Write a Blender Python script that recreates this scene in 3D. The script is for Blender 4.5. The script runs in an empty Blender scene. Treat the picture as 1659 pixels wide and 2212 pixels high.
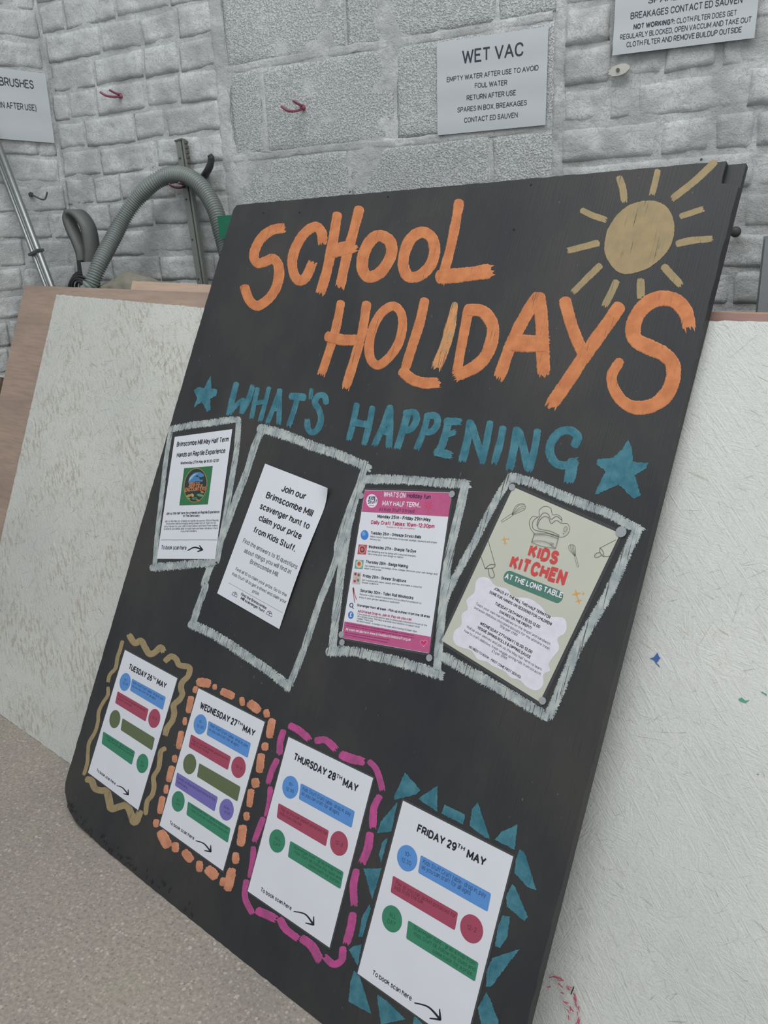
import bpy, math, random
from mathutils import Vector, Matrix, noise
from mathutils.geometry import tessellate_polygon

random.seed(7)
SC = bpy.context.scene
COL = SC.collection

# ------------------------------------------------------------------ camera
F = 1713.42; CX = 829.5; CY = 1106.0          # focal length and centre, 1659x2212 frame
EYE = Vector((0, 0, 1.258))
RC = Matrix(((0.8935757659772329, -0.10907805914407881, 0.43545875518992905),
             (0.4472010592167724, 0.3009162636403406, -0.8422948503416924),
             (-0.03916073407890308, 0.9473918826389099, 0.317671304363966)))
cam = bpy.data.cameras.new('camera'); cam_ob = bpy.data.objects.new('camera', cam); COL.objects.link(cam_ob)
cam.sensor_fit = 'VERTICAL'; cam.sensor_height = 22.12; cam.lens = F / 100.0
cam_ob.matrix_world = Matrix.Translation(EYE) @ RC.to_4x4()
SC.camera = cam_ob

# ------------------------------------------------------------------ light
wd = bpy.data.worlds.new('world'); SC.world = wd; wd.use_nodes = True
bg = wd.node_tree.nodes['Background']; bg.inputs[0].default_value = (0.90, 0.96, 1.0, 1); bg.inputs[1].default_value = 0.52
def area(name, loc, target, size, energy, color):
    l = bpy.data.lights.new(name, 'AREA'); l.shape = 'RECTANGLE'; l.size, l.size_y = size; l.energy = energy; l.color = color
    o = bpy.data.objects.new(name, l); COL.objects.link(o); o.location = loc
    o.rotation_euler = (Vector(target) - Vector(loc)).to_track_quat('-Z', 'Y').to_euler(); return o
area('roof_skylight', (-0.5, 0.0, 4.3), (-0.9, 1.6, 1.0), (3.0, 2.2), 95, (1.0, 0.985, 0.96))
area('doorway_daylight', (2.3, -1.4, 2.3), (-0.8, 1.8, 0.9), (2.0, 2.2), 38, (1.0, 0.93, 0.87))
SC.view_settings.view_transform = 'Standard'; SC.view_settings.look = 'None'
SC.view_settings.gamma = 1.0; SC.view_settings.use_curve_mapping = False
SC.view_settings.exposure = -0.10

# ------------------------------------------------------------------ frames (planes of the place)
def frame(o, x, y, z):
    M = Matrix.Identity(4)
    for i, v in enumerate((x, y, z, o)):
        for j in range(3): M[j][i] = v[j]
    return M
class Plane:
    """A real plane standing in the place; px() measures a photo point on it (local metres)."""
    def __init__(s, M): s.M = M; s.I = M.inverted(); s.o = M.translation; s.n = Vector((M[0][2], M[1][2], M[2][2]))
    def px(s, p, h=0.0):
        r = RC @ Vector(((p[0]-CX)/F, -(p[1]-CY)/F, -1.0))
        t = ((s.o + s.n*h) - EYE).dot(s.n) / r.dot(s.n)
        return s.I @ (EYE + r*t)
AZ = -0.22987613501649656; LEAN = 0.48165589700949196
U = Vector((math.cos(AZ), math.sin(AZ), 0)); NH = Vector((-math.sin(AZ), math.cos(AZ), 0)); Z = Vector((0, 0, 1))
def leaning(lean, u0, foot, off=0.0):
    v = Z*math.cos(lean) + NH*math.sin(lean); n = U.cross(v)
    return frame(U*u0 + NH*foot + n*off, U, v, n)
FOOT = 1.33333 - 1.258*math.tan(LEAN)
BOARD = Plane(leaning(LEAN, -1.030, FOOT))             # x along the board, y up it, z out of its face
LEAN2 = math.atan2(0.4965, 1.128)
OSBP = Plane(leaning(LEAN2, -1.117, 0.798))
DW = 2.140
WALL = Plane(frame(Vector((-1.0, DW, 0)), Vector((1, 0, 0)), Z, Vector((0, -1, 0))))
t_ = math.radians(20)
DL = Vector((math.sin(t_), math.cos(t_), 0))           # left wall runs back into the corner
LEFT = Plane(frame(Vector((-2.287, DW, 0)), DL, Z, DL.cross(Z)))

def Q(ox, oy, s):
    return lambda pts: [(ox + x*s, oy + y*s) for x, y in pts]
ZW = Q(0, 0, .33755); Z2 = Q(0, 400, .33755); Z3 = Q(480, 0, .31344); Z4 = Q(900, 0, .22906); Z5 = Q(1180, 0, .28873); Z6 = Q(1400, 320, .226)
D1 = Q(300, 780, .30139); D2 = Q(320, 1180, .30139); D3 = Q(690, 980, .22602); D4 = Q(940, 980, .27728); D5 = Q(140, 1360, .27728)
D6 = Q(500, 1540, .2622); D7 = Q(740, 1650, .27728); ZA = Q(480, 400, .36166); ZB = Q(1000, 320, .37372); ZC = Q(720, 840, .42194)
E6 = Q(0, 1600, .48222); E7 = Q(1059, 1400, .3672); E8 = Q(120, 280, .24111)

# ------------------------------------------------------------------ materials
MATS = {}
def lin(c): return tuple(((x/255/12.92) if x/255 <= .04045 else ((x/255+.055)/1.055)**2.4) for x in c) + (1,)
class NT:
    def __init__(s, name):
        s.m = bpy.data.materials.new(name); s.m.use_nodes = True; s.t = s.m.node_tree; s.b = s.t.nodes['Principled BSDF']
        s.tc = s.t.nodes.new('ShaderNodeTexCoord')
    def n(s, ty, **kw):
        nd = s.t.nodes.new(ty)
        for k, v in kw.items():
            if k.startswith('i_'):
                k = k[2:]; k = int(k) if k.isdigit() else k.replace('_', ' ')
                nd.inputs[k].default_value = v
            else: setattr(nd, k, v)
        return nd
    def l(s, a, b): s.t.links.new(a, b)
    def coord(s, scale=(1, 1, 1), rot=(0, 0, 0), loc=(0, 0, 0)):
        m = s.n('ShaderNodeMapping'); m.inputs['Scale'].default_value = scale; m.inputs['Rotation'].default_value = rot; m.inputs['Location'].default_value = loc
        s.l(s.tc.outputs['Object'], m.inputs[0]); return m.outputs[0]
    def rcoord(s, scale, rot):      # turn first, then stretch
        a = s.n('ShaderNodeMapping'); a.inputs['Rotation'].default_value = rot; s.l(s.tc.outputs['Object'], a.inputs[0])
        m = s.n('ShaderNodeMapping'); m.inputs['Scale'].default_value = scale; s.l(a.outputs[0], m.inputs[0]); return m.outputs[0]
    def noise(s, vec, scale=1, detail=4, rough=.6):
        nd = s.n('ShaderNodeTexNoise'); nd.inputs['Scale'].default_value = scale; nd.inputs['Detail'].default_value = detail; nd.inputs['Roughness'].default_value = rough
        s.l(vec, nd.inputs['Vector']); return nd.outputs['Fac']
    def ramp(s, fac, stops):
        r = s.n('ShaderNodeValToRGB'); e = r.color_ramp.elements
        while len(e) < len(stops): e.new(.5)
        for i, (p, c) in enumerate(stops):
            e[i].position = p; e[i].color = c if isinstance(c, tuple) else (c, c, c, 1)
        s.l(fac, r.inputs[0]); return r.outputs[0]
    def mix(s, fac, a, b, mode='MIX'):
        m = s.n('ShaderNodeMix', data_type='RGBA', blend_type=mode)
        for v, i in ((fac, 0), (a, 6), (b, 7)):
            if hasattr(v, 'default_value'): s.l(v, m.inputs[i])
            else: m.inputs[i].default_value = v
        return m.outputs[2]
    def math(s, op, a, b=0.0):
        m = s.n('ShaderNodeMath', operation=op)
        for v, i in ((a, 0), (b, 1)):
            if hasattr(v, 'default_value'): s.l(v, m.inputs[i])
            else: m.inputs[i].default_value = v
        return m.outputs[0]
    def bump(s, h, dist, strength=1.0):
        b = s.n('ShaderNodeBump'); b.inputs['Distance'].default_value = dist; b.inputs['Strength'].default_value = strength
        s.l(h, b.inputs['Height']); s.l(b.outputs[0], s.b.inputs['Normal'])
    def done(s, rough=.6, spec=.4, col=None):
        s.b.inputs['Roughness'].default_value = rough; s.b.inputs['Specular IOR Level'].default_value = spec
        if col is not None:
            if hasattr(col, 'default_value'): s.l(col, s.b.inputs['Base Color'])
            else: s.b.inputs['Base Color'].default_value = col
        return s.m
def plain(rgb, rough=.6, spec=.3, metal=0.0, var=.06, sc=60):
    k = ('p', rgb, rough, spec, metal, var)
    if k in MATS: return MATS[k]
    t = NT('plain_%02x%02x%02x' % tuple(int(c) for c in rgb)); c = lin(rgb)
    n = t.noise(t.coord(), sc, 3)
    d = tuple(x*(1-var) for x in c[:3]) + (1,); e = tuple(min(1, x*(1+var)) for x in c[:3]) + (1,)
    MATS[k] = t.done(rough, spec, t.ramp(n, [(.3, d), (.7, e)])); t.b.inputs['Metallic'].default_value = metal
    return MATS[k]
OSB_A, OSB_B = (190, 195, 194), (208, 211, 209)
BLACK = (0.040, 0.042, 0.045, 1)
def m_board():
    t = NT('black_painted_plywood')
    g = t.noise(t.coord((420, 9, 30)), 1, 5, .6)
    big = t.noise(t.coord((3, 2, 2)), 1.3, 4)
    c = t.ramp(big, [(.34, (0.020, 0.022, 0.027, 1)), (.5, (0.030, 0.031, 0.033, 1)), (.66, (0.043, 0.042, 0.041, 1))])
    c = t.mix(t.ramp(g, [(.34, 0.45), (.42, 0.0)]), c, (0.016, 0.018, 0.02, 1))
    sp = t.noise(t.coord((150, 60, 60), loc=(3, 2, 1)), 1, 2)
    c = t.mix(t.ramp(sp, [(.73, 0.0), (.76, .5)]), c, (0.22, 0.21, 0.20, 1))
    t.bump(g, .0010, .5)
    return t.done(.52, .42, c)
def m_paint(name, rgb, dry=.30, rgb2=None):
    """brushed paint that misses the deepest grain of the ply"""
    t = NT(name); c = lin(rgb); c2 = lin(rgb2) if rgb2 else tuple(x*.86 for x in c[:3]) + (1,)
    g = t.noise(t.coord((430, 14, 30)), 1, 5, .62)
    s = t.noise(t.coord((40, 40, 40)), 1, 4)
    col = t.mix(t.ramp(s, [(.38, 0.0), (.62, 1.0)]), c, c2)
    col = t.mix(t.ramp(g, [(max(dry-.035, 0), 0.92), (dry+.035, 0.0)]), col, BLACK)
    h = t.math('ADD', t.math('MULTIPLY', g, .8), t.math('MULTIPLY', s, .5))
    t.bump(h, .0010, .5)
    return t.done(.6, .2, col)
def m_wallpaint(name, base=(158, 160, 160), pit=False):
    t = NT(name); c = lin(base)
    big = t.noise(t.coord(), 3.0, 5)
    mid = t.noise(t.coord(), 30, 6, .7)
    col = t.ramp(big, [(.32, tuple(x*.92 for x in c[:3])+(1,)), (.65, tuple(x*1.06 for x in c[:3])+(1,))])
    if pit:
        v = t.n('ShaderNodeTexVoronoi', feature='F1'); v.inputs['Scale'].default_value = 1
        t.l(t.mix(.2, t.coord((270, 270, 270)), t.noise_col(t.coord((150, 150, 150)), 1)), v.inputs['Vector'])
        lump = t.ramp(v.outputs['Distance'], [(0.0, 1.0), (.75, 0.0)])
        pits = t.ramp(t.noise(t.coord(), 190, 3, .6), [(.34, 0.0), (.50, 1.0)])
        sm = t.ramp(t.noise(t.coord(loc=(1, 8, 2)), 9, 4), [(.56, 1.0), (.70, .25)])      # rubbed or filled patches
        h = t.math('MULTIPLY', t.math('ADD', t.math('MULTIPLY', lump, .6), t.math('MULTIPLY', pits, .9)), sm)
        t.bump(h, .0028, .95)
        dk = t.ramp(t.noise(t.coord(loc=(5, 3, 1)), 130, 4, .65), [(.29, .8), (.34, 0.0)])
        col = t.mix(t.math('MULTIPLY', dk, sm), col, tuple(x*.32 for x in c[:3])+(1,))
    else:
        fine = t.noise(t.coord(), 260, 5, .7); m1 = t.noise(t.coord((1, 1, 1.6)), 85, 8, .76); m2 = t.noise(t.coord(loc=(3, 1, 2)), 22, 5, .6)
        patch = t.ramp(t.noise(t.coord(loc=(9, 2, 4)), 8, 3), [(.40, .25), (.62, 1.0)])      # smooth and flaky areas
        fl_ = t.n('ShaderNodeTexNoise'); fl_.inputs['Scale'].default_value = 34; fl_.inputs['Detail'].default_value = 7; fl_.inputs['Roughness'].default_value = .68; fl_.inputs['Distortion'].default_value = .6; t.l(t.coord((1, 1, 1.5)), fl_.inputs['Vector'])
        fk = t.math('ADD', t.ramp(fl_.outputs['Fac'], [(.44, 0.0), (.465, 1.0)]), t.ramp(fl_.outputs['Fac'], [(.55, 0.0), (.57, .8)]))      # flaking paint edges
        h = t.math('ADD', t.math('ADD', t.math('MULTIPLY', m2, .7), t.math('MULTIPLY', fk, .10)), t.math('MULTIPLY', patch, t.math('ADD', t.math('MULTIPLY', m1, 1.1), t.math('MULTIPLY', fine, .5))))
        t.bump(h, .0075, .95)
        dk = t.ramp(t.noise(t.coord(loc=(5, 3, 1)), 26, 6, .75), [(.25, .6), (.29, 0.0)])
        col = t.mix(dk, col, tuple(x*.4 for x in c[:3])+(1,))
    return t.done(.75, .25, col)
def _nc(s, vec, scale):
    nd = s.n('ShaderNodeTexNoise'); nd.inputs['Scale'].default_value = scale; s.l(vec, nd.inputs['Vector']); return nd.outputs['Color']
NT.noise_col = _nc
def m_osb(bare=.10, ca=(200, 205, 203), cb=(216, 219, 216)):
    t = NT('white_painted_strand_board')
    h = None; line = None
    for i, (ang, st, sc, th) in enumerate(((.5, 6, 1, 0), (-.75, 5, .8, .45), (1.35, 7, 1.2, .5), (.1, 6, .9, .5), (-1.2, 8, 1.4, .55), (.8, 7, 2.2, .55))):
        vec = t.rcoord((8.5*sc, 8.5*sc*st, 20), (0, 0, ang))
        vv = t.mix(.10, vec, t.noise_col(vec, .8))
        v = t.n('ShaderNodeTexVoronoi', feature='F1'); v.inputs['Scale'].default_value = 1; t.l(vv, v.inputs['Vector'])
        sep = t.n('ShaderNodeSeparateColor'); t.l(v.outputs['Color'], sep.inputs[0])
        hh = t.math('ADD', t.math('MULTIPLY', sep.outputs[0], .8), t.math('MULTIPLY', sep.outputs[1], .25))
        hh = t.math('SUBTRACT', hh, t.math('MULTIPLY', v.outputs['Distance'], .10))
        hh = t.math('ADD', hh, t.math('MULTIPLY', t.noise(t.rcoord((22, 330, 20), (0, 0, ang)), 1, 4, .6), .24))
        if h is None: h = hh
        else: h = t.mix(t.ramp(sep.outputs[2], [(th, 0.0), (th+.02, 1.0)]), h, hh)
    fib = t.noise(t.rcoord((60, 420, 20), (0, 0, .6)), 1, 4); fib2 = t.noise(t.rcoord((50, 380, 20), (0, 0, -.7)), 1, 4); fine = t.noise(t.coord(), 180, 4, .7)
    h2 = t.math('ADD', h, t.math('ADD', t.math('MULTIPLY', fib, .06), t.math('ADD', t.math('MULTIPLY', fib2, .05), t.math('MULTIPLY', fine, .25))))
    t.bump(h2, .0055, .95)
    big = t.noise(t.coord(), 2.2, 5, .6)
    col = t.ramp(big, [(.3, lin(ca)), (.7, lin(cb))])
    ws = t.noise(t.rcoord((30, 90, 20), (0, 0, .9)), 1, 5, .65); wb = t.noise(t.coord(loc=(2, 7, 1)), 6, 4, .6)
    wm = t.math('MULTIPLY', t.ramp(ws, [(.505, 0.0), (.555, 1.0)]), t.ramp(wb, [(.44, 0.0), (.58, 1.0)]))
    wm = t.math('MULTIPLY', wm, bare)
    col = t.mix(wm, col, lin((162, 150, 134)))
    msk = t.math('MULTIPLY', t.ramp(t.noise(t.coord(loc=(4, 4, 4)), 7, 4, .6), [(.38, .25), (.60, 1.0)]), .45+bare*.85)
    for i, (ang, c2, sc, th) in enumerate(((-.5, (120, 110, 100), 1, .33), (.95, (110, 104, 98), 1.2, .33), (.3, (150, 138, 122), .8, .35), (1.5, (130, 122, 112), 1.1, .32), (-1.1, (150, 140, 128), 1.5, .34))):
        ck = t.noise(t.rcoord((26*sc, 230*sc, 20), (0, 0, ang)), 1, 3, .5)
        col = t.mix(t.math('MULTIPLY', msk, t.ramp(ck, [(th-.04, .75), (th, 0.0)])), col, lin(c2))
    return t.done(.55, .35, col)
def m_ply(name, a=(176, 150, 134), b=(150, 128, 116), turn=0.0):
    t = NT(name)
    g = t.noise(t.rcoord((9, 120, 20), (0, 0, turn)), 1, 6, .65)
    w = t.noise(t.rcoord((2, 9, 3), (0, 0, turn)), 1.5, 4)
    c = t.ramp(w, [(.3, lin(a)), (.7, lin(b))]); c = t.mix(t.ramp(g, [(.35, .35), (.55, 0.0)]), c, tuple(x*.7 for x in lin(b)[:3])+(1,))
    t.bump(g, .0005, .5); return t.done(.65, .3, c)
def m_floor():
    t = NT('exposed_aggregate_concrete')
    co = t.coord()
    v = t.n('ShaderNodeTexVoronoi', feature='F1'); v.inputs['Scale'].default_value = 105; t.l(t.mix(.01, co, t.noise_col(co, 60)), v.inputs['Vector'])
    sep = t.n('ShaderNodeSeparateColor'); t.l(v.outputs['Color'], sep.inputs[0])
    v2 = t.n('ShaderNodeTexVoronoi', feature='F1'); v2.inputs['Scale'].default_value = 170; t.l(co, v2.inputs['Vector'])
    s2 = t.n('ShaderNodeSeparateColor'); t.l(v2.outputs['Color'], s2.inputs[0])
    big = t.noise(co, 2.5, 6, .65)
    base = t.ramp(big, [(.3, lin((146, 141, 134))), (.5, lin((158, 151, 143))), (.7, lin((168, 159, 149)))])
    base = t.mix(t.ramp(t.noise(co, 130, 4), [(.35, .45), (.6, 0.0)]), base, lin((104, 98, 92)))
    spot = t.math('MULTIPLY', t.ramp(sep.outputs[0], [(.66, 0.0), (.70, 1.0)]), t.ramp(v.outputs['Distance'], [(.30, 1.0), (.42, 0.0)]))
    st = t.ramp(sep.outputs[1], [(0, lin((190, 184, 176))), (.5, lin((176, 168, 156))), (1, lin((168, 150, 136)))])
    c = t.mix(t.math('MULTIPLY', spot, .8), base, st)
    sp2 = t.math('MULTIPLY', t.ramp(s2.outputs[0], [(.62, 0.0), (.66, 1.0)]), t.ramp(v2.outputs['Distance'], [(.3, 1.0), (.45, 0.0)]))
    c = t.mix(t.math('MULTIPLY', sp2, .55), c, t.ramp(s2.outputs[1], [(.3, lin((110, 104, 98))), (.55, lin((186, 180, 172)))]))
    gr = t.ramp(t.noise(co, 4.5, 3), [(.62, 0.0), (.72, .25)]); c = t.mix(gr, c, lin((150, 156, 128)))
    t.bump(t.math('ADD', t.noise(co, 140, 5), t.math('MULTIPLY', spot, .4)), .0015, .6)
    return t.done(.6, .35, c)
def m_film():
    t = NT('clear_laminate'); nt = t.t
    tr = t.n('ShaderNodeBsdfTransparent'); mx = t.n('ShaderNodeMixShader'); fr = t.noise(t.coord(), 30, 2)
    t.b.inputs['Base Color'].default_value = (.10, .105, .11, 1); t.b.inputs['Roughness'].default_value = .3
    t.l(t.ramp(fr, [(0, .30), (1, .45)]), mx.inputs[0]); t.l(tr.outputs[0], mx.inputs[1]); t.l(t.b.outputs[0], mx.inputs[2])
    t.l(mx.outputs[0], nt.nodes['Material Output'].inputs['Surface']); return t.m
def m_paper(name, rgb=(214, 217, 226), gl=.5):
    t = NT(name); c = lin(rgb); n = t.noise(t.coord(), 12, 3)
    return t.done(gl, .35, t.ramp(n, [(.3, tuple(x*.96 for x in c[:3])+(1,)), (.7, c)]))
M_BOARD = m_board(); M_OSB = m_osb(); M_PLY = m_ply('reddish_plywood', (178, 156, 141), (154, 136, 126)); M_PALE = m_ply('pale_timber', (200, 176, 157), (188, 165, 148), 0.0)
M_EDGE = m_ply('plywood_edge', (196, 166, 140), (170, 136, 116))
M_RUST = m_ply('red_brown_wood', (158, 128, 120), (140, 112, 106))
M_FLOOR = m_floor(); M_BRICK = m_wallpaint('white_painted_brick', (203, 207, 208)); M_MORT = m_wallpaint('white_painted_mortar', (198, 202, 203)); M_BLOCK = m_wallpaint('white_painted_block', (185, 190, 191), True)
M_ORANGE = m_paint('orange_brush_paint', (200, 130, 86), .35, (184, 116, 76)); M_ORANGE2 = m_paint('thick_orange_paint', (204, 142, 114), .26, (186, 126, 98))
M_TEAL = m_paint('teal_brush_paint', (74, 126, 140), .35, (54, 106, 122)); M_OCHRE = m_paint('ochre_brush_paint', (158, 140, 106), .35, (146, 132, 102))
M_WHITE = m_paint('thin_white_paint', (178, 186, 184), .405, (146, 156, 160)); M_PINK = m_paint('magenta_brush_paint', (186, 80, 142), .34, (156, 78, 124))
M_FILM = m_film(); M_SHEET = m_paper('white_paper'); M_SIGN = m_paper('aged_white_paper', (186, 193, 197), .6); M_CREAM = m_paper('cream_print', (188, 190, 178), .45)
INK = plain((34, 36, 42), .5); INKL = plain((78, 82, 90), .5)

# ------------------------------------------------------------------ builders
def mesh(name, vs, fs, mat, parent=None, smooth=False):
    me = bpy.data.meshes.new(name); me.from_pydata([tuple(v) for v in vs], [], fs); me.update()
    if smooth: me.polygons.foreach_set('use_smooth', [True]*len(me.polygons))
    if mat: me.materials.append(mat)
    o = bpy.data.objects.new(name, me); COL.objects.link(o)
    if parent: o.parent = parent
    return o
def tag(o, label=None, cat=None, group=None, kind=None):
    for k, v in (('label', label), ('category', cat), ('group', group), ('kind', kind)):
        if v: o[k] = v
    return o
def root(name, M, label, cat, group=None):
    o = bpy.data.objects.new(name, None); COL.objects.link(o); o.empty_display_size = .05; o.matrix_world = M
    return tag(o, label, cat, group)
def prism(pts, z0, z1, vs=None, fs=None):
    """closed outline (x, y) given extrusion z0..z1 ; ngon caps"""
    vs = [] if vs is None else vs; fs = [] if fs is None else fs; b = len(vs); n = len(pts)
    vs += [(x, y, z0) for x, y in pts] + [(x, y, z1) for x, y in pts]
    tri = tessellate_polygon([[Vector((x, y, 0)) for x, y in pts]])
    ar = sum(pts[i][0]*pts[(i+1) % n][1]-pts[(i+1) % n][0]*pts[i][1] for i in range(n))
    for a, c, d in tri:
        P, R, S = pts[a], pts[c], pts[d]
        s = (R[0]-P[0])*(S[1]-P[1])-(R[1]-P[1])*(S[0]-P[0])
        if s < 0: c, d = d, c
        fs.append((b+n+a, b+n+c, b+n+d)); fs.append((b+a, b+d, b+c))
    for i in range(n):
        j = (i+1) % n
        q = (b+i, b+j, b+n+j, b+n+i); fs.append(q if ar > 0 else q[::-1])
    return vs, fs
def box(x0, x1, y0, y1, z0, z1, vs=None, fs=None): return prism([(x0, y0), (x1, y0), (x1, y1), (x0, y1)], z0, z1, vs, fs)
def smoothline(pts, step, closed=False):
    out = []; n = len(pts)
    if n == 2 and not closed:
        d = math.dist(*pts); k = max(2, int(d/step)); return [(pts[0][0]+(pts[1][0]-pts[0][0])*i/k, pts[0][1]+(pts[1][1]-pts[0][1])*i/k) for i in range(k+1)]
    g = (lambda i: pts[i % n]) if closed else (lambda i: pts[min(max(i, 0), n-1)])
    for i in range(n if closed else n-1):
        a, b, c, d = g(i-1), g(i), g(i+1), g(i+2); k = max(2, int(math.dist(b, c)/step))
        for j in range(k):
            t = j/k; t2 = t*t; t3 = t2*t
            out.append(tuple(.5*(2*b[q]+(c[q]-a[q])*t+(2*a[q]-5*b[q]+4*c[q]-d[q])*t2+(3*b[q]-a[q]-3*c[q]+d[q])*t3) for q in (0, 1)))
    if not closed: out.append(pts[-1])
    return out
LANES = (-1, -.92, -.76, -.6, -.43, -.26, -.09, .09, .26, .43, .6, .76, .92, 1)
def stroke(P, pts, w, closed=False, rag=.045, h=.0004, taper=(0, 0), bristle=(0, 1), vs=None, fs=None, flat=False, step=2.2):
    """one brush stroke; pts and w in photo pixels on plane P. bristle: (start, end) 0 = round end, 1 = ragged end"""
    vs = [] if vs is None else vs; fs = [] if fs is None else fs
    c = smoothline(pts, step, closed); n = len(c); b = len(vs); L = len(LANES); sd = random.random()*100
    if flat: bristle = (0, 0)
    ws = [w]*n if not isinstance(w, (list, tuple)) else [w[0]+(w[1]-w[0])*i/(n-1) for i in range(n)]
    for i in range(n):
        if not closed:
            t = i/(n-1)
            if taper[0]: ws[i] *= 1-taper[0]*max(0, 1-t*3)
            if taper[1]: ws[i] *= 1-taper[1]*max(0, (t-.67)*3)
        if not flat: ws[i] *= 1+.10*noise.noise(Vector((i*.07, sd, 0)))
    rnds = [random.uniform(.0, 1) for _ in LANES], [random.uniform(.0, 1) for _ in LANES]
    for i, (x, y) in enumerate(c):
        p = c[(i-1) % n] if closed or i > 0 else c[0]; q = c[(i+1) % n] if closed or i < n-1 else c[-1]
        if p == q: q = (p[0]+1, p[1])
        dx, dy = q[0]-p[0], q[1]-p[1]; l = math.hypot(dx, dy) or 1; dx /= l; dy /= l; nx, ny = -dy, dx; r = ws[i]/2
        e = 0
        for k, v in enumerate(LANES):
            rr = r*v; lx = 0
            if not flat and abs(v) > .85: rr += r*(rag*(random.random()-.6)*2+.03*noise.noise(Vector((i*.35, v*3, sd))))*(1 if v > 0 else -1)
            if not closed and (i == 0 or i == n-1):
                s = -1 if i == 0 else 1; br = bristle[0 if i == 0 else 1]
                round_ = math.sqrt(max(0, 1-v*v))*r*.75
                lx = s*((1-br)*round_ + br*r*(.25+.95*rnds[0 if i == 0 else 1][k])*(1 if abs(v) < .95 else .2))
                if abs(v) == 1: rr *= .85
            hh = h if flat else (0.00003 if abs(v) == 1 else h + (.00022 if abs(v) == .92 else 0) + .00014*noise.noise(Vector((i*.15, k*.8, sd))))
            if not flat and not closed and i in (0, n-1): hh = .00003
            a = P.px((x+nx*rr+dx*lx, y+ny*rr+dy*lx)); vs.append((a.x, a.y, hh))
    m = n if closed else n-1
    for i in range(m):
        j = (i+1) % n
        for k in range(L-1):
            fs.append((b+i*L+k, b+i*L+k+1, b+j*L+k+1, b+j*L+k))
    return vs, fs
def strokes(name, P, parent, mat, lst, **kw):
    """several brush strokes that make one painted figure; each laid a hair over the last"""
    vs, fs = [], []; h = kw.pop('h', .0004)
    for i, it in enumerate(lst):
        d = dict(kw); pts, w = it[0], it[1]
        if len(it) > 2: d.update(it[2])
        stroke(P, pts, w, h=h+.00022*i, vs=vs, fs=fs, **d)
    return mesh(name, vs, fs, mat, parent, True)
def blob(name, P, parent, mat, pts, rag=1.5, h=.0006, step=3):
    """painted patch with a brushed outline, pixels on plane P"""
    out = []
    n = len(pts)
    for i in range(n):
        a, b = pts[i], pts[(i+1) % n]; k = max(1, int(math.dist(a, b)/step))
        for j in range(k):
            t = j/k; out.append((a[0]+(b[0]-a[0])*t+random.uniform(-rag, rag), a[1]+(b[1]-a[1])*t+random.uniform(-rag, rag)))
    q = [P.px(p) for p in out]; q = [(a.x, a.y) for a in q]
    vs, fs = prism(q, .00003, h)
    # raised wet rim just inside the outline
    o = mesh(name, vs, fs, mat, parent); return o
def flatpoly(name, P, parent, mat, pts, h=.0002):
    q = [P.px(p) for p in pts]; q = [(a.x, a.y) for a in q]
    tri = tessellate_polygon([[Vector((x, y, 0)) for x, y in q]]); fs = []
    for a, c, d in tri:
        s = (q[c][0]-q[a][0])*(q[d][1]-q[a][1])-(q[c][1]-q[a][1])*(q[d][0]-q[a][0]); fs.append((a, c, d) if s > 0 else (a, d, c))
    return mesh(name, [(x, y, h) for x, y in q], fs, mat, parent)
def rounded(pts, f=.06):
    out = []; n = len(pts)
    for i in range(n):
        a, b, c = pts[i-1], pts[i], pts[(i+1) % n]
        r = f*min(math.dist(a, b), math.dist(b, c))*2
        p = tuple(b[k]+(a[k]-b[k])*r/math.dist(a, b) for k in (0, 1)); q = tuple(b[k]+(c[k]-b[k])*r/math.dist(b, c) for k in (0, 1))
        for t in (0, .33, .67, 1): out.append(tuple((1-t)**2*p[k]+2*t*(1-t)*b[k]+t*t*q[k] for k in (0, 1)))
    return out
def disc(name, P, parent, mat, c, r, h=.0002, n=28, th=0):
    o = P.px(c); pts = [(o.x+r*math.cos(2*math.pi*i/n), o.y+r*math.sin(2*math.pi*i/n)) for i in range(n)]
    if th: vs, fs = prism(pts, h, h+th)
    else: vs, fs = [(x, y, h) for x, y in pts], [tuple(range(n))]
    return mesh(name, vs, fs, mat, parent)
def ellpx(c, rx, ry, n=32, rot=0):
    return [(c[0]+rx*math.cos(2*math.pi*i/n)*math.cos(rot)-ry*math.sin(2*math.pi*i/n)*math.sin(rot), c[1]+rx*math.cos(2*math.pi*i/n)*math.sin(rot)+ry*math.sin(2*math.pi*i/n)*math.cos(rot)) for i in range(n)]
JOBS = []
def text(P, parent, s, ab, cap, mat=None, bold=0.0, q=None, h=.0004, name='lettering', wave=None):
    """printed line: baseline from a to b (photo px), capital height in px"""
    a, b = q(ab) if q else ab
    if q: cap = cap*(q([(0, 1)])[0][1]-q([(0, 0)])[0][1])
    JOBS.append((P, parent, s, a, b, cap, mat or INK, bold, h, name, wave))
def ell(x, y, a, b): return ('o', [(x+a*math.cos(i*math.pi/8), y+b*math.sin(i*math.pi/8)) for i in range(16)])
def S(*p): return ('s', list(p))
def K(*p): return ('c', list(p))
ST = S((0, 0), (0, 1))
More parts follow.
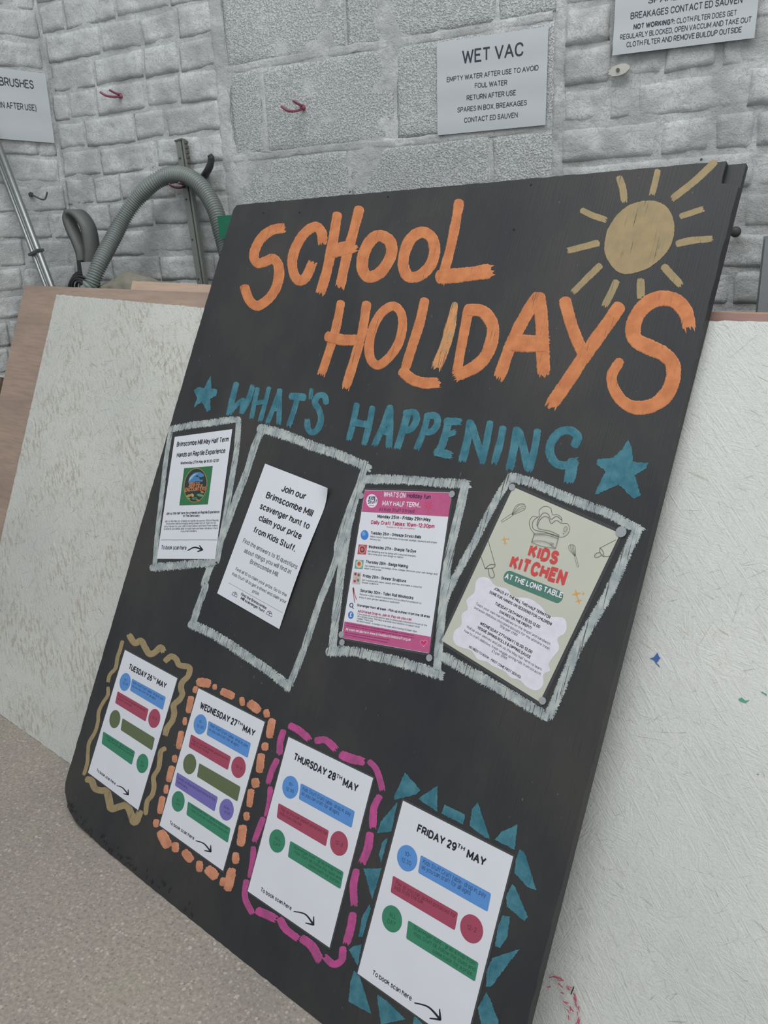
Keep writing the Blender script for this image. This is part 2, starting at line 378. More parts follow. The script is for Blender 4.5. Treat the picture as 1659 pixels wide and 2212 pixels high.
GL = {
'A': [S((0, 0), (.34, 1), (.68, 0)), S((.12, .33), (.56, .33))],
'B': [ST, K((0, 1), (.3, 1), (.5, .93), (.54, .76), (.48, .6), (.3, .54), (0, .54)), K((0, .54), (.34, .54), (.54, .45), (.59, .27), (.53, .09), (.34, 0), (0, 0))],
'C': [K((.64, .72), (.55, .92), (.35, 1), (.11, .88), (.02, .5), (.11, .12), (.35, 0), (.55, .08), (.64, .28))],
'D': [ST, K((0, 1), (.25, 1), (.52, .88), (.62, .5), (.52, .12), (.25, 0), (0, 0))],
'E': [S((.5, 1), (0, 1), (0, 0), (.5, 0)), S((0, .53), (.45, .53))],
'F': [S((.48, 1), (0, 1), (0, 0)), S((0, .52), (.43, .52))],
'G': [K((.62, .76), (.54, .92), (.35, 1), (.11, .88), (.02, .5), (.11, .12), (.35, 0), (.56, .06), (.66, .16)), S((.38, .47), (.66, .47), (.66, .14))],
'H': [ST, S((.6, 0), (.6, 1)), S((0, .52), (.6, .52))], 'I': [ST],
'J': [K((.4, 1), (.4, .6), (.4, .22), (.32, .04), (.18, 0), (.04, .08), (0, .25))],
'K': [ST, S((.56, 1), (0, .40)), S((.2, .62), (.6, 0))], 'L': [S((0, 1), (0, 0), (.46, 0))],
'M': [S((0, 0), (0, 1), (.38, .2), (.76, 1), (.76, 0))], 'N': [S((0, 0), (0, 1), (.6, 0), (.6, 1))], 'O': [ell(.36, .5, .36, .5)],
'P': [ST, K((0, 1), (.32, 1), (.52, .9), (.56, .73), (.5, .55), (.32, .46), (0, .46))], 'Q': [ell(.36, .5, .36, .5), S((.42, .25), (.7, -.05))],
'R': [ST, K((0, 1), (.32, 1), (.52, .9), (.56, .73), (.5, .55), (.32, .46), (0, .46)), S((.3, .46), (.58, 0))],
'S': [K((.54, .77), (.46, .94), (.28, 1), (.09, .93), (.03, .76), (.1, .6), (.28, .53), (.46, .45), (.55, .27), (.46, .07), (.27, 0), (.08, .07), (0, .25))],
'T': [S((0, 1), (.6, 1)), S((.3, 1), (.3, 0))], 'U': [K((0, 1), (0, .65), (0, .32), (.08, .08), (.3, 0), (.52, .08), (.6, .32), (.6, .65), (.6, 1))],
'V': [S((0, 1), (.32, 0), (.64, 1))], 'W': [S((0, 1), (.23, 0), (.46, .92), (.69, 0), (.92, 1))], 'X': [S((0, 1), (.6, 0)), S((.6, 1), (0, 0))],
'Y': [S((0, 1), (.31, .44), (.62, 1)), S((.31, .44), (.31, 0))], 'Z': [S((.02, 1), (.56, 1), (0, 0), (.58, 0))],
'a': [K((.04, .56), (.12, .7), (.26, .74), (.41, .68), (.46, .5), (.46, .25), (.46, 0)), K((.46, .43), (.2, .39), (.03, .3), (.02, .12), (.15, 0), (.33, .04), (.46, .2))],
'b': [ST, ell(.25, .37, .25, .37)], 'c': [K((.46, .54), (.38, .69), (.25, .74), (.07, .63), (.01, .37), (.07, .11), (.25, 0), (.38, .05), (.46, .2))],
'd': [S((.5, 0), (.5, 1)), ell(.25, .37, .25, .37)], 'e': [S((.02, .39), (.49, .39)), K((.49, .39), (.44, .62), (.25, .74), (.07, .63), (.01, .37), (.07, .11), (.26, 0), (.41, .05), (.48, .18))],
'f': [K((.3, .99), (.17, .97), (.12, .82), (.12, .4), (.12, 0)), S((0, .71), (.28, .71))], 'g': [ell(.25, .37, .25, .37), K((.5, .74), (.5, .4), (.5, .0), (.43, -.19), (.25, -.26), (.08, -.19), (.03, -.08))],
'h': [ST, K((0, .45), (.08, .65), (.25, .74), (.41, .66), (.46, .45), (.46, .2), (.46, 0))], 'i': [S((0, 0), (0, .74)), S((0, .93), (0, .99))],
'j': [K((.1, .74), (.1, .3), (.1, -.1), (.05, -.24), (-.05, -.26)), S((.1, .93), (.1, .99))], 'k': [ST, S((.43, .74), (0, .3)), S((.17, .47), (.46, 0))], 'l': [ST],
'm': [S((0, 0), (0, .74)), K((0, .48), (.06, .66), (.2, .74), (.34, .66), (.38, .48), (.38, .2), (.38, 0)), K((.38, .48), (.44, .66), (.58, .74), (.72, .66), (.76, .48), (.76, .2), (.76, 0))],
'n': [S((0, 0), (0, .74)), K((0, .45), (.08, .65), (.25, .74), (.41, .66), (.46, .45), (.46, .2), (.46, 0))], 'o': [ell(.26, .37, .26, .37)],
'p': [S((0, -.26), (0, .74)), ell(.25, .37, .25, .37)], 'q': [S((.5, -.26), (.5, .74)), ell(.25, .37, .25, .37)], 'r': [S((0, 0), (0, .74)), K((0, .42), (.06, .64), (.17, .73), (.29, .72))],
's': [K((.40, .58), (.33, .7), (.2, .74), (.06, .68), (.03, .55), (.1, .44), (.21, .39), (.35, .32), (.41, .19), (.34, .05), (.2, 0), (.06, .05), (0, .18))],
't': [K((.12, .94), (.12, .6), (.12, .2), (.17, .04), (.3, .01)), S((0, .71), (.28, .71))], 'u': [K((0, .74), (0, .5), (0, .26), (.06, .07), (.21, 0), (.38, .08), (.46, .28)), S((.46, .74), (.46, 0))],
'v': [S((0, .74), (.24, 0), (.48, .74))], 'w': [S((0, .74), (.18, 0), (.36, .68), (.54, 0), (.72, .74))], 'x': [S((0, .74), (.45, 0)), S((.45, .74), (0, 0))],
'y': [S((0, .74), (.25, 0)), K((.5, .74), (.25, 0), (.18, -.18), (.02, -.25))], 'z': [S((.01, .73), (.42, .73), (0, 0), (.43, 0))],
'0': [ell(.27, .5, .27, .5)], '1': [S((.02, .78), (.22, 1), (.22, 0))], '2': [K((.03, .74), (.1, .93), (.27, 1), (.46, .93), (.51, .75), (.42, .53), (.2, .24), (.02, .02)), S((.0, 0), (.54, 0))],
'3': [K((.03, .8), (.12, .95), (.27, 1), (.45, .93), (.5, .76), (.42, .59), (.22, .53)), K((.22, .53), (.44, .47), (.54, .28), (.46, .07), (.27, 0), (.09, .06), (0, .22))],
'4': [S((.4, 0), (.4, 1), (0, .26), (.56, .26))], '5': [S((.48, 1), (.08, 1), (.04, .54)), K((.04, .54), (.26, .63), (.47, .54), (.54, .33), (.46, .08), (.26, 0), (.08, .06), (0, .2))],
'6': [ell(.28, .31, .26, .31), K((.47, .9), (.3, 1), (.13, .9), (.03, .6), (.02, .31))], '7': [S((0, 1), (.52, 1), (.18, 0))], '8': [ell(.27, .75, .23, .25), ell(.27, .27, .27, .27)],
'9': [ell(.26, .69, .26, .31), K((.07, .1), (.24, 0), (.41, .1), (.51, .4), (.52, .69))], "'": [S((0, .78), (0, 1))], '-': [S((0, .38), (.3, .38))], '.': [S((0, 0), (0, .05))], ',': [S((.03, .05), (-.02, -.16))],
':': [S((0, 0), (0, .05)), S((0, .6), (0, .65))], '!': [S((0, 0), (0, .05)), S((0, .28), (0, 1))], '?': [K((0, .76), (.08, .94), (.25, 1), (.42, .93), (.47, .76), (.4, .6), (.26, .48), (.24, .28)), S((.24, 0), (.24, .05))],
'(': [K((.18, 1.1), (.04, .8), (0, .45), (.04, .1), (.18, -.2))], ')': [K((0, 1.1), (.14, .8), (.18, .45), (.14, .1), (0, -.2))], '|': [S((0, -.2), (0, 1.1))], '/': [S((0, -.1), (.35, 1.1))],
'@': [ell(.42, .42, .42, .5), ell(.42, .42, .17, .22), K((.6, .62), (.6, .4), (.62, .24), (.7, .2))], '&': [K((.62, 0), (.3, .4), (.13, .68), (.14, .9), (.28, 1), (.42, .9), (.42, .74), (.28, .58), (.06, .42), (.01, .2), (.1, .04), (.27, 0), (.46, .1), (.6, .42))],
'\u00a3': [K((.5, .82), (.42, .96), (.28, 1), (.14, .9), (.13, .7), (.17, .4), (.12, .12), (0, 0)), S((0, 0), (.52, 0)), S((.02, .48), (.38, .48))]}
def run_text():
    for P, parent, s, a, b, cap, mat, bold, h, name, wave in JOBS:
        wt = .105 if bold <= .001 else min(.27, .13+bold*3.7)         # pen width over capital height
        if bold == 0 and mat is INKL: wt = .115
        vs, fs = [], []; x = 0; small = cap < 9
        zs = []
        def lay(): zs.extend([(len(zs)//4 % 9)*.000012]*(len(vs)-len(zs)))
        def seg(p, q, e):
            dx, dy = q[0]-p[0], q[1]-p[1]; l = math.hypot(dx, dy) or 1e-6; dx, dy = dx/l*wt/2, dy/l*wt/2; n = len(vs)
            vs.extend([(p[0]-dx*e-dy, p[1]-dy*e+dx), (p[0]-dx*e+dy, p[1]-dy*e-dx), (q[0]+dx*e+dy, q[1]+dy*e-dx), (q[0]+dx*e-dy, q[1]+dy*e+dx)]); fs.append((n, n+1, n+2, n+3)); lay()
        for ch in s:
            if ch == ' ': x += .30; continue
            gl = GL[ch]; w = max(p[0] for k, pp in gl for p in pp)
            k_ = 1-wt; 
            for kind, pp in gl:
                pp = [(x+wt/2+px_, wt/2+py*(1-wt) if py > 0 else wt/2+py) for px_, py in pp]
                if kind == 's':
                    for i, (p, q) in enumerate(zip(pp, pp[1:])): seg(p, q, .0 if len(pp) == 2 and ch not in 'ijl:.!' else .6)
                else:
                    c = pp+[pp[0]] if kind == 'o' else pp
                    if not small: c = smoothline(pp, .09, kind == 'o'); c = c+[c[0]] if kind == 'o' else c
                    n = len(vs); m = len(c)
                    for i, p in enumerate(c):
                        if kind == 'o': u0, u1 = c[(i-1) % (m-1)], c[(i+1) % (m-1)]
                        else: u0, u1 = c[max(i-1, 0)], c[min(i+1, m-1)]
                        dx, dy = u1[0]-u0[0], u1[1]-u0[1]; l = math.hypot(dx, dy) or 1e-6; dx, dy = dx/l*wt/2, dy/l*wt/2
                        vs.extend([(p[0]-dy, p[1]+dx), (p[0]+dy, p[1]-dx)])
                    for i in range(m-1): fs.append((n+2*i, n+2*i+1, n+2*i+3, n+2*i+2))
                    lay()
            x += w+wt+(.12 if bold <= .001 else .075)
        A = P.px(a); B = P.px(b); ex = (B-A); L = ex.length; ex.normalize(); ey = Vector((-ex.y, ex.x, 0))
        Cc = (P.px((a[0], a[1]-cap))-A).dot(ey)*.5 + (P.px((b[0], b[1]-cap))-B).dot(ey)*.5
        if P.n.z > .2: Cc *= 1.22          # on the leaning board a glyph's upright leans in the photo too
        xs = [v[0] for v in vs]; x0, x1 = min(xs), max(xs); out = []
        for (vx, vy), zz in zip(vs, zs):
            p = A + ex*((vx-x0)/(x1-x0)*L) + ey*(vy*Cc)
            out.append((p.x, p.y, h+zz+(wave(p.x, p.y) if wave else 0)))
        mesh(name, out, fs, mat, parent)
def tube(pts, r, n=10, vs=None, fs=None, closed=False, cap=True):
    vs = [] if vs is None else vs; fs = [] if fs is None else fs; b = len(vs); m = len(pts); pts = [Vector(p) for p in pts]
    up = None
    for i, p in enumerate(pts):
        a = pts[(i-1) % m] if closed or i > 0 else pts[0]; c = pts[(i+1) % m] if closed or i < m-1 else pts[-1]
        d = (c-a).normalized()
        if up is None: up = d.orthogonal().normalized()
        up = (up-d*up.dot(d)).normalized(); s = d.cross(up); rr = r[i] if isinstance(r, (list, tuple)) else r
        vs += [p+(up*math.cos(2*math.pi*k/n)+s*math.sin(2*math.pi*k/n))*rr for k in range(n)]
    for i in range(m if closed else m-1):
        j = (i+1) % m
        for k in range(n): fs.append((b+i*n+k, b+i*n+(k+1) % n, b+j*n+(k+1) % n, b+j*n+k))
    if cap and not closed: fs.append(tuple(b+k for k in range(n))[::-1]); fs.append(tuple(b+(m-1)*n+k for k in range(n)))
    return vs, fs
def smooth3(pts, k):
    out = []; n = len(pts); P = [Vector(p) for p in pts]; g = lambda i: P[min(max(i, 0), n-1)]
    for i in range(n-1):
        a, b, c, d = g(i-1), g(i), g(i+1), g(i+2)
        for j in range(k):
            t = j/k; out.append(.5*(2*b+(c-a)*t+(2*a-5*b+4*c-d)*t*t+(3*b-a-3*c+d)*t**3))
    return out+[P[-1]]
def world_at(p, y):            # photo point at depth y in the room
    r = RC @ Vector(((p[0]-CX)/F, -(p[1]-CY)/F, -1.0)); return EYE + r*(y/r.y)

# ------------------------------------------------------------------ the setting
def fbm(x, y, z): return noise.noise(Vector((x, y, z)))*.6+noise.noise(Vector((x*2.3, y*2.3, z+7)))*.3+noise.noise(Vector((x*5, y*5, z+3)))*.15
fl = mesh('floor', *box(-3.6, 2.6, -2.4, 2.3, -.08, 0), M_FLOOR); tag(fl, 'grey beige exposed aggregate concrete floor under the leaning boards', 'floor', kind='structure')

def lumpy(P, x0, x1, y0, y1, d, dx, amp, mat, name, parent=None, back=.1, world_off=None, f=9):
    """wall face as a displaced grid with real thickness"""
    nx = max(2, int((x1-x0)/dx)); ny = max(2, int((y1-y0)/dx)); vs = []; fs = []
    for j in range(ny+1):
        for i in range(nx+1):
            x = x0+(x1-x0)*i/nx; y = y0+(y1-y0)*j/ny; vs.append((x, y, d+amp*fbm(x*f, y*f, 1.7)))
    for j in range(ny):
        for i in range(nx): a = j*(nx+1)+i; fs.append((a, a+1, a+nx+2, a+nx+1))
    b = len(vs); vs += [(x0, y0, d-back), (x1, y0, d-back), (x1, y1, d-back), (x0, y1, d-back)]
    fs.append((b, b+3, b+2, b+1)); c = (0, nx, ny*(nx+1)+nx, ny*(nx+1))
    fs.append(tuple(range(0, nx+1))[::-1]+(b, b+1)); fs.append(tuple(range(c[3], c[3]+nx+1))+(b+2, b+3))
    fs.append(tuple(j*(nx+1) for j in range(ny+1))+(b+3, b)); fs.append(tuple(j*(nx+1)+nx for j in range(ny, -1, -1))+(b+1, b+2))
    return mesh(name, vs, fs, mat, parent, True)
wb = lumpy(WALL, -1.42, 2.6, -.05, 2.75, -.0015, .012, .006, M_MORT, 'wall_back'); wb.matrix_world = WALL.M
tag(wb, 'white painted back wall, brick at both sides of a concrete block infill', 'wall', kind='structure')
wl = lumpy(LEFT, -2.6, .02, -.05, 2.75, -.0015, .012, .006, M_MORT, 'wall_left'); wl.matrix_world = LEFT.M
tag(wl, 'white painted brick wall on the left running into the corner', 'wall', kind='structure')
def brick(parent, x0, x1, y0, y1, name='brick', mat=None, out=.006, amp=.006, dx=.009, rnd=.009, f=14, jit=.005, fine=0, base=-.002):
    x0 += random.uniform(0, jit); x1 -= random.uniform(0, jit); y0 += random.uniform(0, jit); y1 -= random.uniform(0, jit)
    nx = max(4, int((x1-x0)/dx)); ny = max(4, int((y1-y0)/dx)); vs = []; fs = []; s = random.random()*50
    tilt = random.uniform(-.02, .02); sk = random.uniform(-.003, .003)
    for j in range(ny+1):
        for i in range(nx+1):
            u = i/nx; v = j/ny; x = x0+(x1-x0)*u; y = y0+(y1-y0)*v + sk*(u-.5)*2
            ex = min(x-x0, x1-x)/rnd; ey = min(v, 1-v)*(y1-y0)/rnd
            k = (1-max(0, 1-ex)**2.2)*(1-max(0, 1-ey)**2.2)
            wob = .0045*noise.noise(Vector((x*25, y*25, s+9)))*(1 if fine == 0 else .3)
            z = base+k*(out-base+tilt*(x-(x0+x1)/2)+amp*fbm(x*f, y*f, s)*1.2)+(.0022*fbm(x*48, y*60, s+3) if not fine else 0)
            vs.append((x+wob, y+wob*.7, z))
    for j in range(ny):
        for i in range(nx): a = j*(nx+1)+i; fs.append((a, a+1, a+nx+2, a+nx+1))
    b = len(vs); vs += [(x0, y0, -.05), (x1, y0, -.05), (x1, y1, -.05), (x0, y1, -.05)]; c3 = ny*(nx+1)
    fs.append((b, b+3, b+2, b+1)); fs.append(tuple(range(0, nx+1))[::-1]+(b, b+1)); fs.append(tuple(range(c3, c3+nx+1))+(b+2, b+3))
    fs.append(tuple(j*(nx+1) for j in range(ny+1))+(b+3, b)); fs.append(tuple(j*(nx+1)+nx for j in range(ny, -1, -1))+(b+1, b+2))
    return mesh(name, vs, fs, mat or M_BRICK, parent, True)
CO = .0863; Z0 = .174+1.258
def rowy(k): return Z0+CO*k
def xs_of(q, lst, y, P=WALL):      # joints read off the photo
    out = []
    for x in lst:
        p = q([(x, 0)])[0]
        yy = 1106
        for _ in range(6):       # photo row of this course at that column
            a = P.px((p[0], yy)); yy += (a.y-y)*900
        out.append(P.px((p[0], yy)).x)
    return out
XL, XB0, XB1 = -1.285, -.598, .424        # corner, start and end of the block infill (local x of wall_back)
def row_fill(x0, x1, first):
    out = [x0]; x = x0+first
    while x < x1-.06:
        out.append(x); x += random.choice((.105, .215, .215, .222))
    out.append(x1); return out
LROW = {5: [300, 640, 905, 1130], 4: [330, 600, 915, 1140], 3: [440, 612, 930, 1140], 2: [545, 860, 1060], 1: [640, 1000], 0: [605, 770, 1110, 1220], -1: [700, 980]}
RROW = {3: [495, 700, 1000], 2: [495, 880, 1300], 1: [458, 665, 1480], 0: [835, 1255, 1560], -1: [1570]}
for k in range(-16, 9):
    y0, y1 = rowy(k)+.0022, rowy(k+1)-.0022
    if k in LROW: xs = [XL]+xs_of(ZW, LROW[k], (y0+y1)/2)+[XB0]
    else: xs = row_fill(XL, XB0, random.choice((.11, .215, .16)))
    for a, b in zip(xs, xs[1:]):
        if b-a > .03: brick(wb, a+.0015, b-.0015, y0, y1, out=random.uniform(.000, .006), base=random.choice((0, -.001, -.004)))
    if k < -6: xs = []
    elif k in RROW:
        xs = [XB1+.004]+xs_of(Z5, RROW[k], (y0+y1)/2); xs += row_fill(xs[-1], 1.75, .2)[1:]
    else: xs = row_fill(XB1+.004, 1.75, random.choice((.11, .215)))
    for a, b in zip(xs, xs[1:]):
        if b-a > .03: brick(wb, a+.0025, b-.0025, y0, y1, out=random.uniform(.001, .009), amp=.009, base=random.uniform(-.008, -.002))
    yo = -.02; xs = row_fill(-1.15, -.004, random.choice((.11, .215)))
    for a, b in zip(xs, xs[1:]):
        brick(wl, a+.0015, b-.0015, y0+yo, y1+yo, out=random.uniform(.000, .006), base=random.choice((0, -.001, -.004)))
# concrete blocks of the infill, joints read off the photo
BY = [.028+1.258-.478, .028+1.258-.239, .028+1.258, .267+1.258, .506+1.258, .745+1.258, .984+1.258]
BJ = {5: [900], 4: [743, 1074], 3: [568, 853, 1200], 2: [757, 1060], 1: [600, 900], 0: [760, 1060]}
for k in range(6):
    xs = [XB0+.032]
    for x in BJ[k]:
        xs.append(xs_of(lambda p: p, [x], (BY[k]+BY[k+1])/2)[0])
    if k != 3: xs.append(XB1-.004)
    else: xs[-1] = XB1-.004
    if k == 3: xs[1] = xs[1]
    for a, b in zip(xs, xs[1:]): brick(wb, a+.004, b-.004, BY[k]+.005, BY[k+1]-.006, 'concrete_block', M_BLOCK, out=.001, amp=.0012, dx=.012, rnd=.006, f=7, jit=.001, fine=1)
# smeared mortar: beds and uprights of the blockwork, and the strip against the bricks
def smear(pts, w, hh=.0012, name='mortar_smear'):
    vs, fs = [], []; c = smoothline(pts, .012); b = 0; ln = (-1, -.7, -.25, .25, .7, 1); s = random.random()*90
    for i, (x, y) in enumerate(c):
        q = c[min(i+1, len(c)-1)]; p = c[max(i-1, 0)]; dx, dy = q[0]-p[0], q[1]-p[1]; l = math.hypot(dx, dy) or 1
        for v in ln:
            r = w/2*v*(1+.35*noise.noise(Vector((i*.35, v*2, s))))
            vs.append((x-dy/l*r, y+dx/l*r, -.001 if abs(v) == 1 else .0004+hh*(.5+.8*noise.noise(Vector((i*.5, v*1.5, s+5))))))
    for i in range(len(c)-1):
        for k in range(5): a = i*6+k; fs.append((a+6, a+7, a+1, a))
    return mesh(name, vs, fs, M_MORT, wb, True)
for y in (BY[2], BY[3], BY[4], BY[5]):
    smear([(XB0+.03, y), (XB0+.35, y+.003), (XB0+.7, y-.002), (XB1-.02, y+.002)], .022)
a = xs_of(lambda p: p, [578], BY[3]+.12)[0]; smear([(a-.012, BY[3]+.01), (a, BY[3]+.12), (a-.008, BY[4]-.01)], .042, .003)
smear([(XB0+.012, .9), (XB0+.012, 1.3), (XB0+.010, 1.7), (XB0+.012, 2.2)], .046, .006, 'mortar_strip')
smear([(XB1-.002, .9), (XB1, 1.3), (XB1, 1.7), (XB1, 2.2)], .03, .005, 'mortar_strip')

# ------------------------------------------------------------------ sheets leaning on the wall side
def sheet_prism(P, x0, x1, y0, y1, th, mat, name, parent, jag=.0, cut=None):
    """sheet material, front face on the plane, edges a little worn"""
    pts = []
    def edge(a, b):
        n = max(2, int(math.dist(a, b)/.012))
        for i in range(n):
            t = i/n; pts.append((a[0]+(b[0]-a[0])*t+random.uniform(-jag, jag), a[1]+(b[1]-a[1])*t+random.uniform(-jag, jag)))
    c = cut or [(x0, y0), (x1, y0), (x1, y1), (x0, y1)]
    for a, b in zip(c, c[1:]+c[:1]): edge(a, b)
    return mesh(name, *prism(pts, -th, 0), mat, parent)
H2 = math.hypot(.4965, 1.128)
M_OSB2 = M_OSB; M_OSBL = m_osb(.52, (196, 199, 195), (212, 214, 209))
osb = root('strand_board', OSBP.M, 'white painted strand board right of the notice board, with small blue and green spots', 'board', 'white strand boards behind the notice board')
sheet_prism(OSBP, -.02, 1.20, 0, H2, .018, M_OSB, 'panel', osb, .0012)
osl = root('strand_board', OSBP.M, 'white painted strand board with bare wood flecks, left of the notice board', 'board', 'white strand boards behind the notice board')
XO = OSBP.px((122, 636)).x; a_ = OSBP.px((122, 636)); c_ = OSBP.px((445, 665)); sl = (c_.y-a_.y)/(c_.x-a_.x)
sheet_prism(OSBP, 0, 0, 0, 0, .018, M_OSBL, 'panel', osl, .0012, [(XO, .001), (XO+1.22, .001), (XO+1.22, a_.y+sl*1.22), (XO, a_.y)])
def slivers(parent, mat, x0, x1, count):
    vs, fs = [], []
    for _ in range(count):
        x = random.uniform(x0+.01, x1-.02); y = random.uniform(.01, H2-.03); a = random.choice((.6, -.7, 1.2, .1, -.2))+random.uniform(-.35, .35); l = random.uniform(.015, .07); w = random.uniform(.0003, .0014)
        d = (math.cos(a), math.sin(a)); h = random.uniform(.0002, .0007); b = len(vs)
        for s_, t in ((-1, 0), (-.4, 1), (1, .2), (-.4, -1)): vs.append((x+d[0]*l/2*s_-d[1]*w*t, y+d[1]*l/2*s_+d[0]*w*t, .0002+(h if s_ != -1 and t <= 0 else 0)))
        vs.append((x, y, -.001)); fs += [(b, b+3, b+2, b+1), (b, b+1, b+4), (b+1, b+2, b+4), (b+2, b+3, b+4), (b+3, b, b+4)]
    tag(mesh('strand_sliver', vs, fs, mat, parent), kind='stuff')
slivers(osb, M_OSB, -.02, 1.20, 300); slivers(osl, M_OSBL, XO, XO+1.22, 650)
# paint marks on it
blob('paint_mark', OSBP, osb, plain((70, 104, 168)), E7([(985, 28), (1000, 60), (975, 90), (1002, 112), (960, 70), (940, 62), (968, 50)]), .8, .0012).__setitem__('label', 'blue paint spot')
for pts in ([(1460, 300), (1480, 290), (1500, 310), (1525, 305), (1505, 322), (1490, 318), (1470, 312)], [(1595, 255), (1625, 268), (1628, 280), (1605, 265)], [(1570, 738), (1582, 742), (1575, 748)]):
    blob('paint_mark', OSBP, osb, plain((84, 158, 138)), E7(pts), .5, .0012).__setitem__('label', 'green paint spot')
pk = plain((196, 96, 124), .5)
lst = []
for i in range(42):
    ang = random.uniform(-1.45, .35); rr = random.uniform(.55, 1.0); cx_, cy_ = 330, 2180
    if i < 30: rr = random.uniform(.9, 1.02)
    x = cx_+205*rr*math.cos(ang); y = cy_+265*rr*math.sin(ang); tt = ang+math.pi/2+random.uniform(-.5, .5); l = random.uniform(10, 34)
    lst.append((E7([(x, y), (x+l*math.cos(tt), y+l*math.sin(tt))]), random.uniform(1.0, 3.2)))
tag(strokes('paint_mark', OSBP, osb, pk, lst, flat=True, h=.0012), 'pink scuffed paint ring')
tag(strokes('paint_mark', OSBP, osb, INK, [(E7([(495, 1990), (478, 2032)]), 2.2)], flat=True, h=.002), 'short black dash')

PLYP = Plane(leaning(LEAN2, -1.117, 0.798, -.019))
ply = root('plywood_sheet', PLYP.M, 'bare reddish plywood sheet leaning just behind the white strand board', 'board')
x0 = PLYP.px((54, 616)).x; y1 = PLYP.px((54, 616)).y
p2 = PLYP.px((443, 632)); sp = (p2.y-y1)/(p2.x-x0)
sheet_prism(PLYP, 0, 0, 0, 0, .012, M_PLY, 'panel', ply, .0004, [(x0, .001), (x0+1.36, .001), (x0+1.36, y1+sp*1.36), (x0, y1)])
PALP = Plane(leaning(LEAN2, -1.117, 0.798, -.0325))
pal = root('pale_board', PALP.M, 'pale timber board showing above the plywood top edge, left of the notice board', 'board')
pa_ = PALP.px(E8([(690, 1356)])[0]); pb_ = PALP.px(E8([(1360, 1388)])[0]); xa, ya = pa_.x, pa_.y; sp = (pb_.y-ya)/(pb_.x-xa)
sheet_prism(PALP, 0, 0, 0, 0, .022, M_PALE, 'panel', pal, .0004, [(xa, .001), (xa+.9, .001), (xa+.9, ya+sp*.9), (xa, ya)])
REDP = Plane(leaning(LEAN2, -1.117, 0.798, -.019))
red = root('red_brown_panel', REDP.M, 'red brown panel edge showing above the strand board, right of the notice board', 'board')
pr = REDP.px((1545, 668)); sheet_prism(REDP, .06, 1.28, 0, pr.y-.006, .010, M_RUST, 'panel', red, .0004)
mesh('backing_layer', *box(.062, 1.278, .002, pr.y, -.022, -.0105), M_EDGE, red)
# dark offcut at the left edge of the view
off = root('timber_offcut', PLYP.M, 'dark brown timber offcut peeping out left of the plywood sheet', 'timber')
p0 = PLYP.px((7, 815)); sheet_prism(PLYP, p0.x-.075, p0.x-.012, 0, p0.y, .02, m_ply('dark_timber', (112, 98, 88), (92, 80, 72)), 'panel', off, .0005)

# ------------------------------------------------------------------ the black notice board
nb = root('notice_board', BOARD.M, 'large black painted plywood notice board with hand painted School Holidays lettering', 'board')
def bp(p, h=0): a = BOARD.px(p, h); return (a.x, a.y)
tl = bp((507, 443)); tr = bp((1556, 349)); nA = bp(Z6([(700, 338)])[0]); nB = bp(Z6([(868, 340)])[0])
XRr = bp((1337, 1400))[0]; XLl = -.613
XR = nB[0]
pts = [(XLl-.006, .075), (XLl+.004, .055), (XLl+.035, .026), (XLl+.075, .012), (XLl+.20, .004), (XLl+.45, .001), (XR, 0), (XR, nB[1]-.004), (nB[0]-.004, nB[1]), (nA[0], nA[1]), (nA[0]-.001, tr[1]), (tl[0]+.008, tl[1]), (tl[0], tl[1]-.012)]
sheet_prism(BOARD, 0, 0, 0, 0, .012, M_BOARD, 'panel', nb, .0009, pts)
bt = .012
mesh('back_batten', *box(nA[0]-.05, nA[0]+.026, .05, tr[1]+.0005, -.024, -bt), M_BOARD, nb)
mesh('edge_batten', *box(XR-.045, XR-.001, .04, nB[1]-.004, -.024, -bt), M_BOARD, nb)
vs, fs = [], []
# chipped splinters along the worn foot
for _ in range(70):
    x = XLl+.02+random.random()**1.5*.5; y = .004+max(0, .03-(x-XLl)*.25)+random.uniform(0, .02); l = random.uniform(.004, .014); a = random.uniform(.2, 2.9); b = len(vs)
    for s, t in ((0, 0), (.5, 1), (1, 0), (.5, -1)):
        vs.append((x+math.cos(a)*l*s-math.sin(a)*.0014*t, y+math.sin(a)*l*s+math.cos(a)*.0014*t, .0003+.003*s))
    vs.append((x, y, -.001)); fs += [(b, b+3, b+2, b+1), (b, b+1, b+4), (b+1, b+2, b+4), (b+2, b+3, b+4), (b+3, b, b+4)]
tag(mesh('splinter', vs, fs, M_BOARD, nb), kind='stuff')
for p in ((569, 460), (756, 415), (838, 425), (1110, 496), (1515, 345), (1147, 399), (647, 459)):
    disc('nail_head', BOARD, nb, plain((34, 34, 36), .4), p, .0022, 0, 10, .0008)

LT = lambda lst, q, mat=M_ORANGE, **kw: strokes('painted_letter', BOARD, nb, mat, [((q(i[0]), i[1]*sc_of(q)) + tuple(i[2:])) for i in lst], **kw)
def sc_of(q): return q([(0, 1)])[0][1]-q([(0, 0)])[0][1]
O_ = dict(closed=True)
LT([([(355, 258), (300, 268), (240, 310), (200, 375), (190, 435), (215, 468), (265, 452), (305, 440), (335, 480), (338, 550), (318, 620), (275, 680), (215, 720), (172, 700), (148, 655), (135, 615)], 60, dict(bristle=(.5, .3)))], ZA)
LT([([(598, 330), (592, 280), (555, 248), (490, 290), (440, 370), (418, 450), (428, 530), (460, 570), (500, 550), (532, 480)], 60, dict(bristle=(.7, 1)))], ZA)
LT([([(686, 180), (662, 330), (628, 500), (590, 630)], 60), ([(818, 145), (780, 290), (740, 440), (708, 590)], 60), ([(655, 395), (700, 385), (765, 370)], 82)], ZA)
LT([([(945, 302), (1000, 335), (1012, 395), (990, 460), (935, 528), (870, 548), (838, 500), (840, 430), (865, 365), (900, 318)], 70, O_)], ZA)
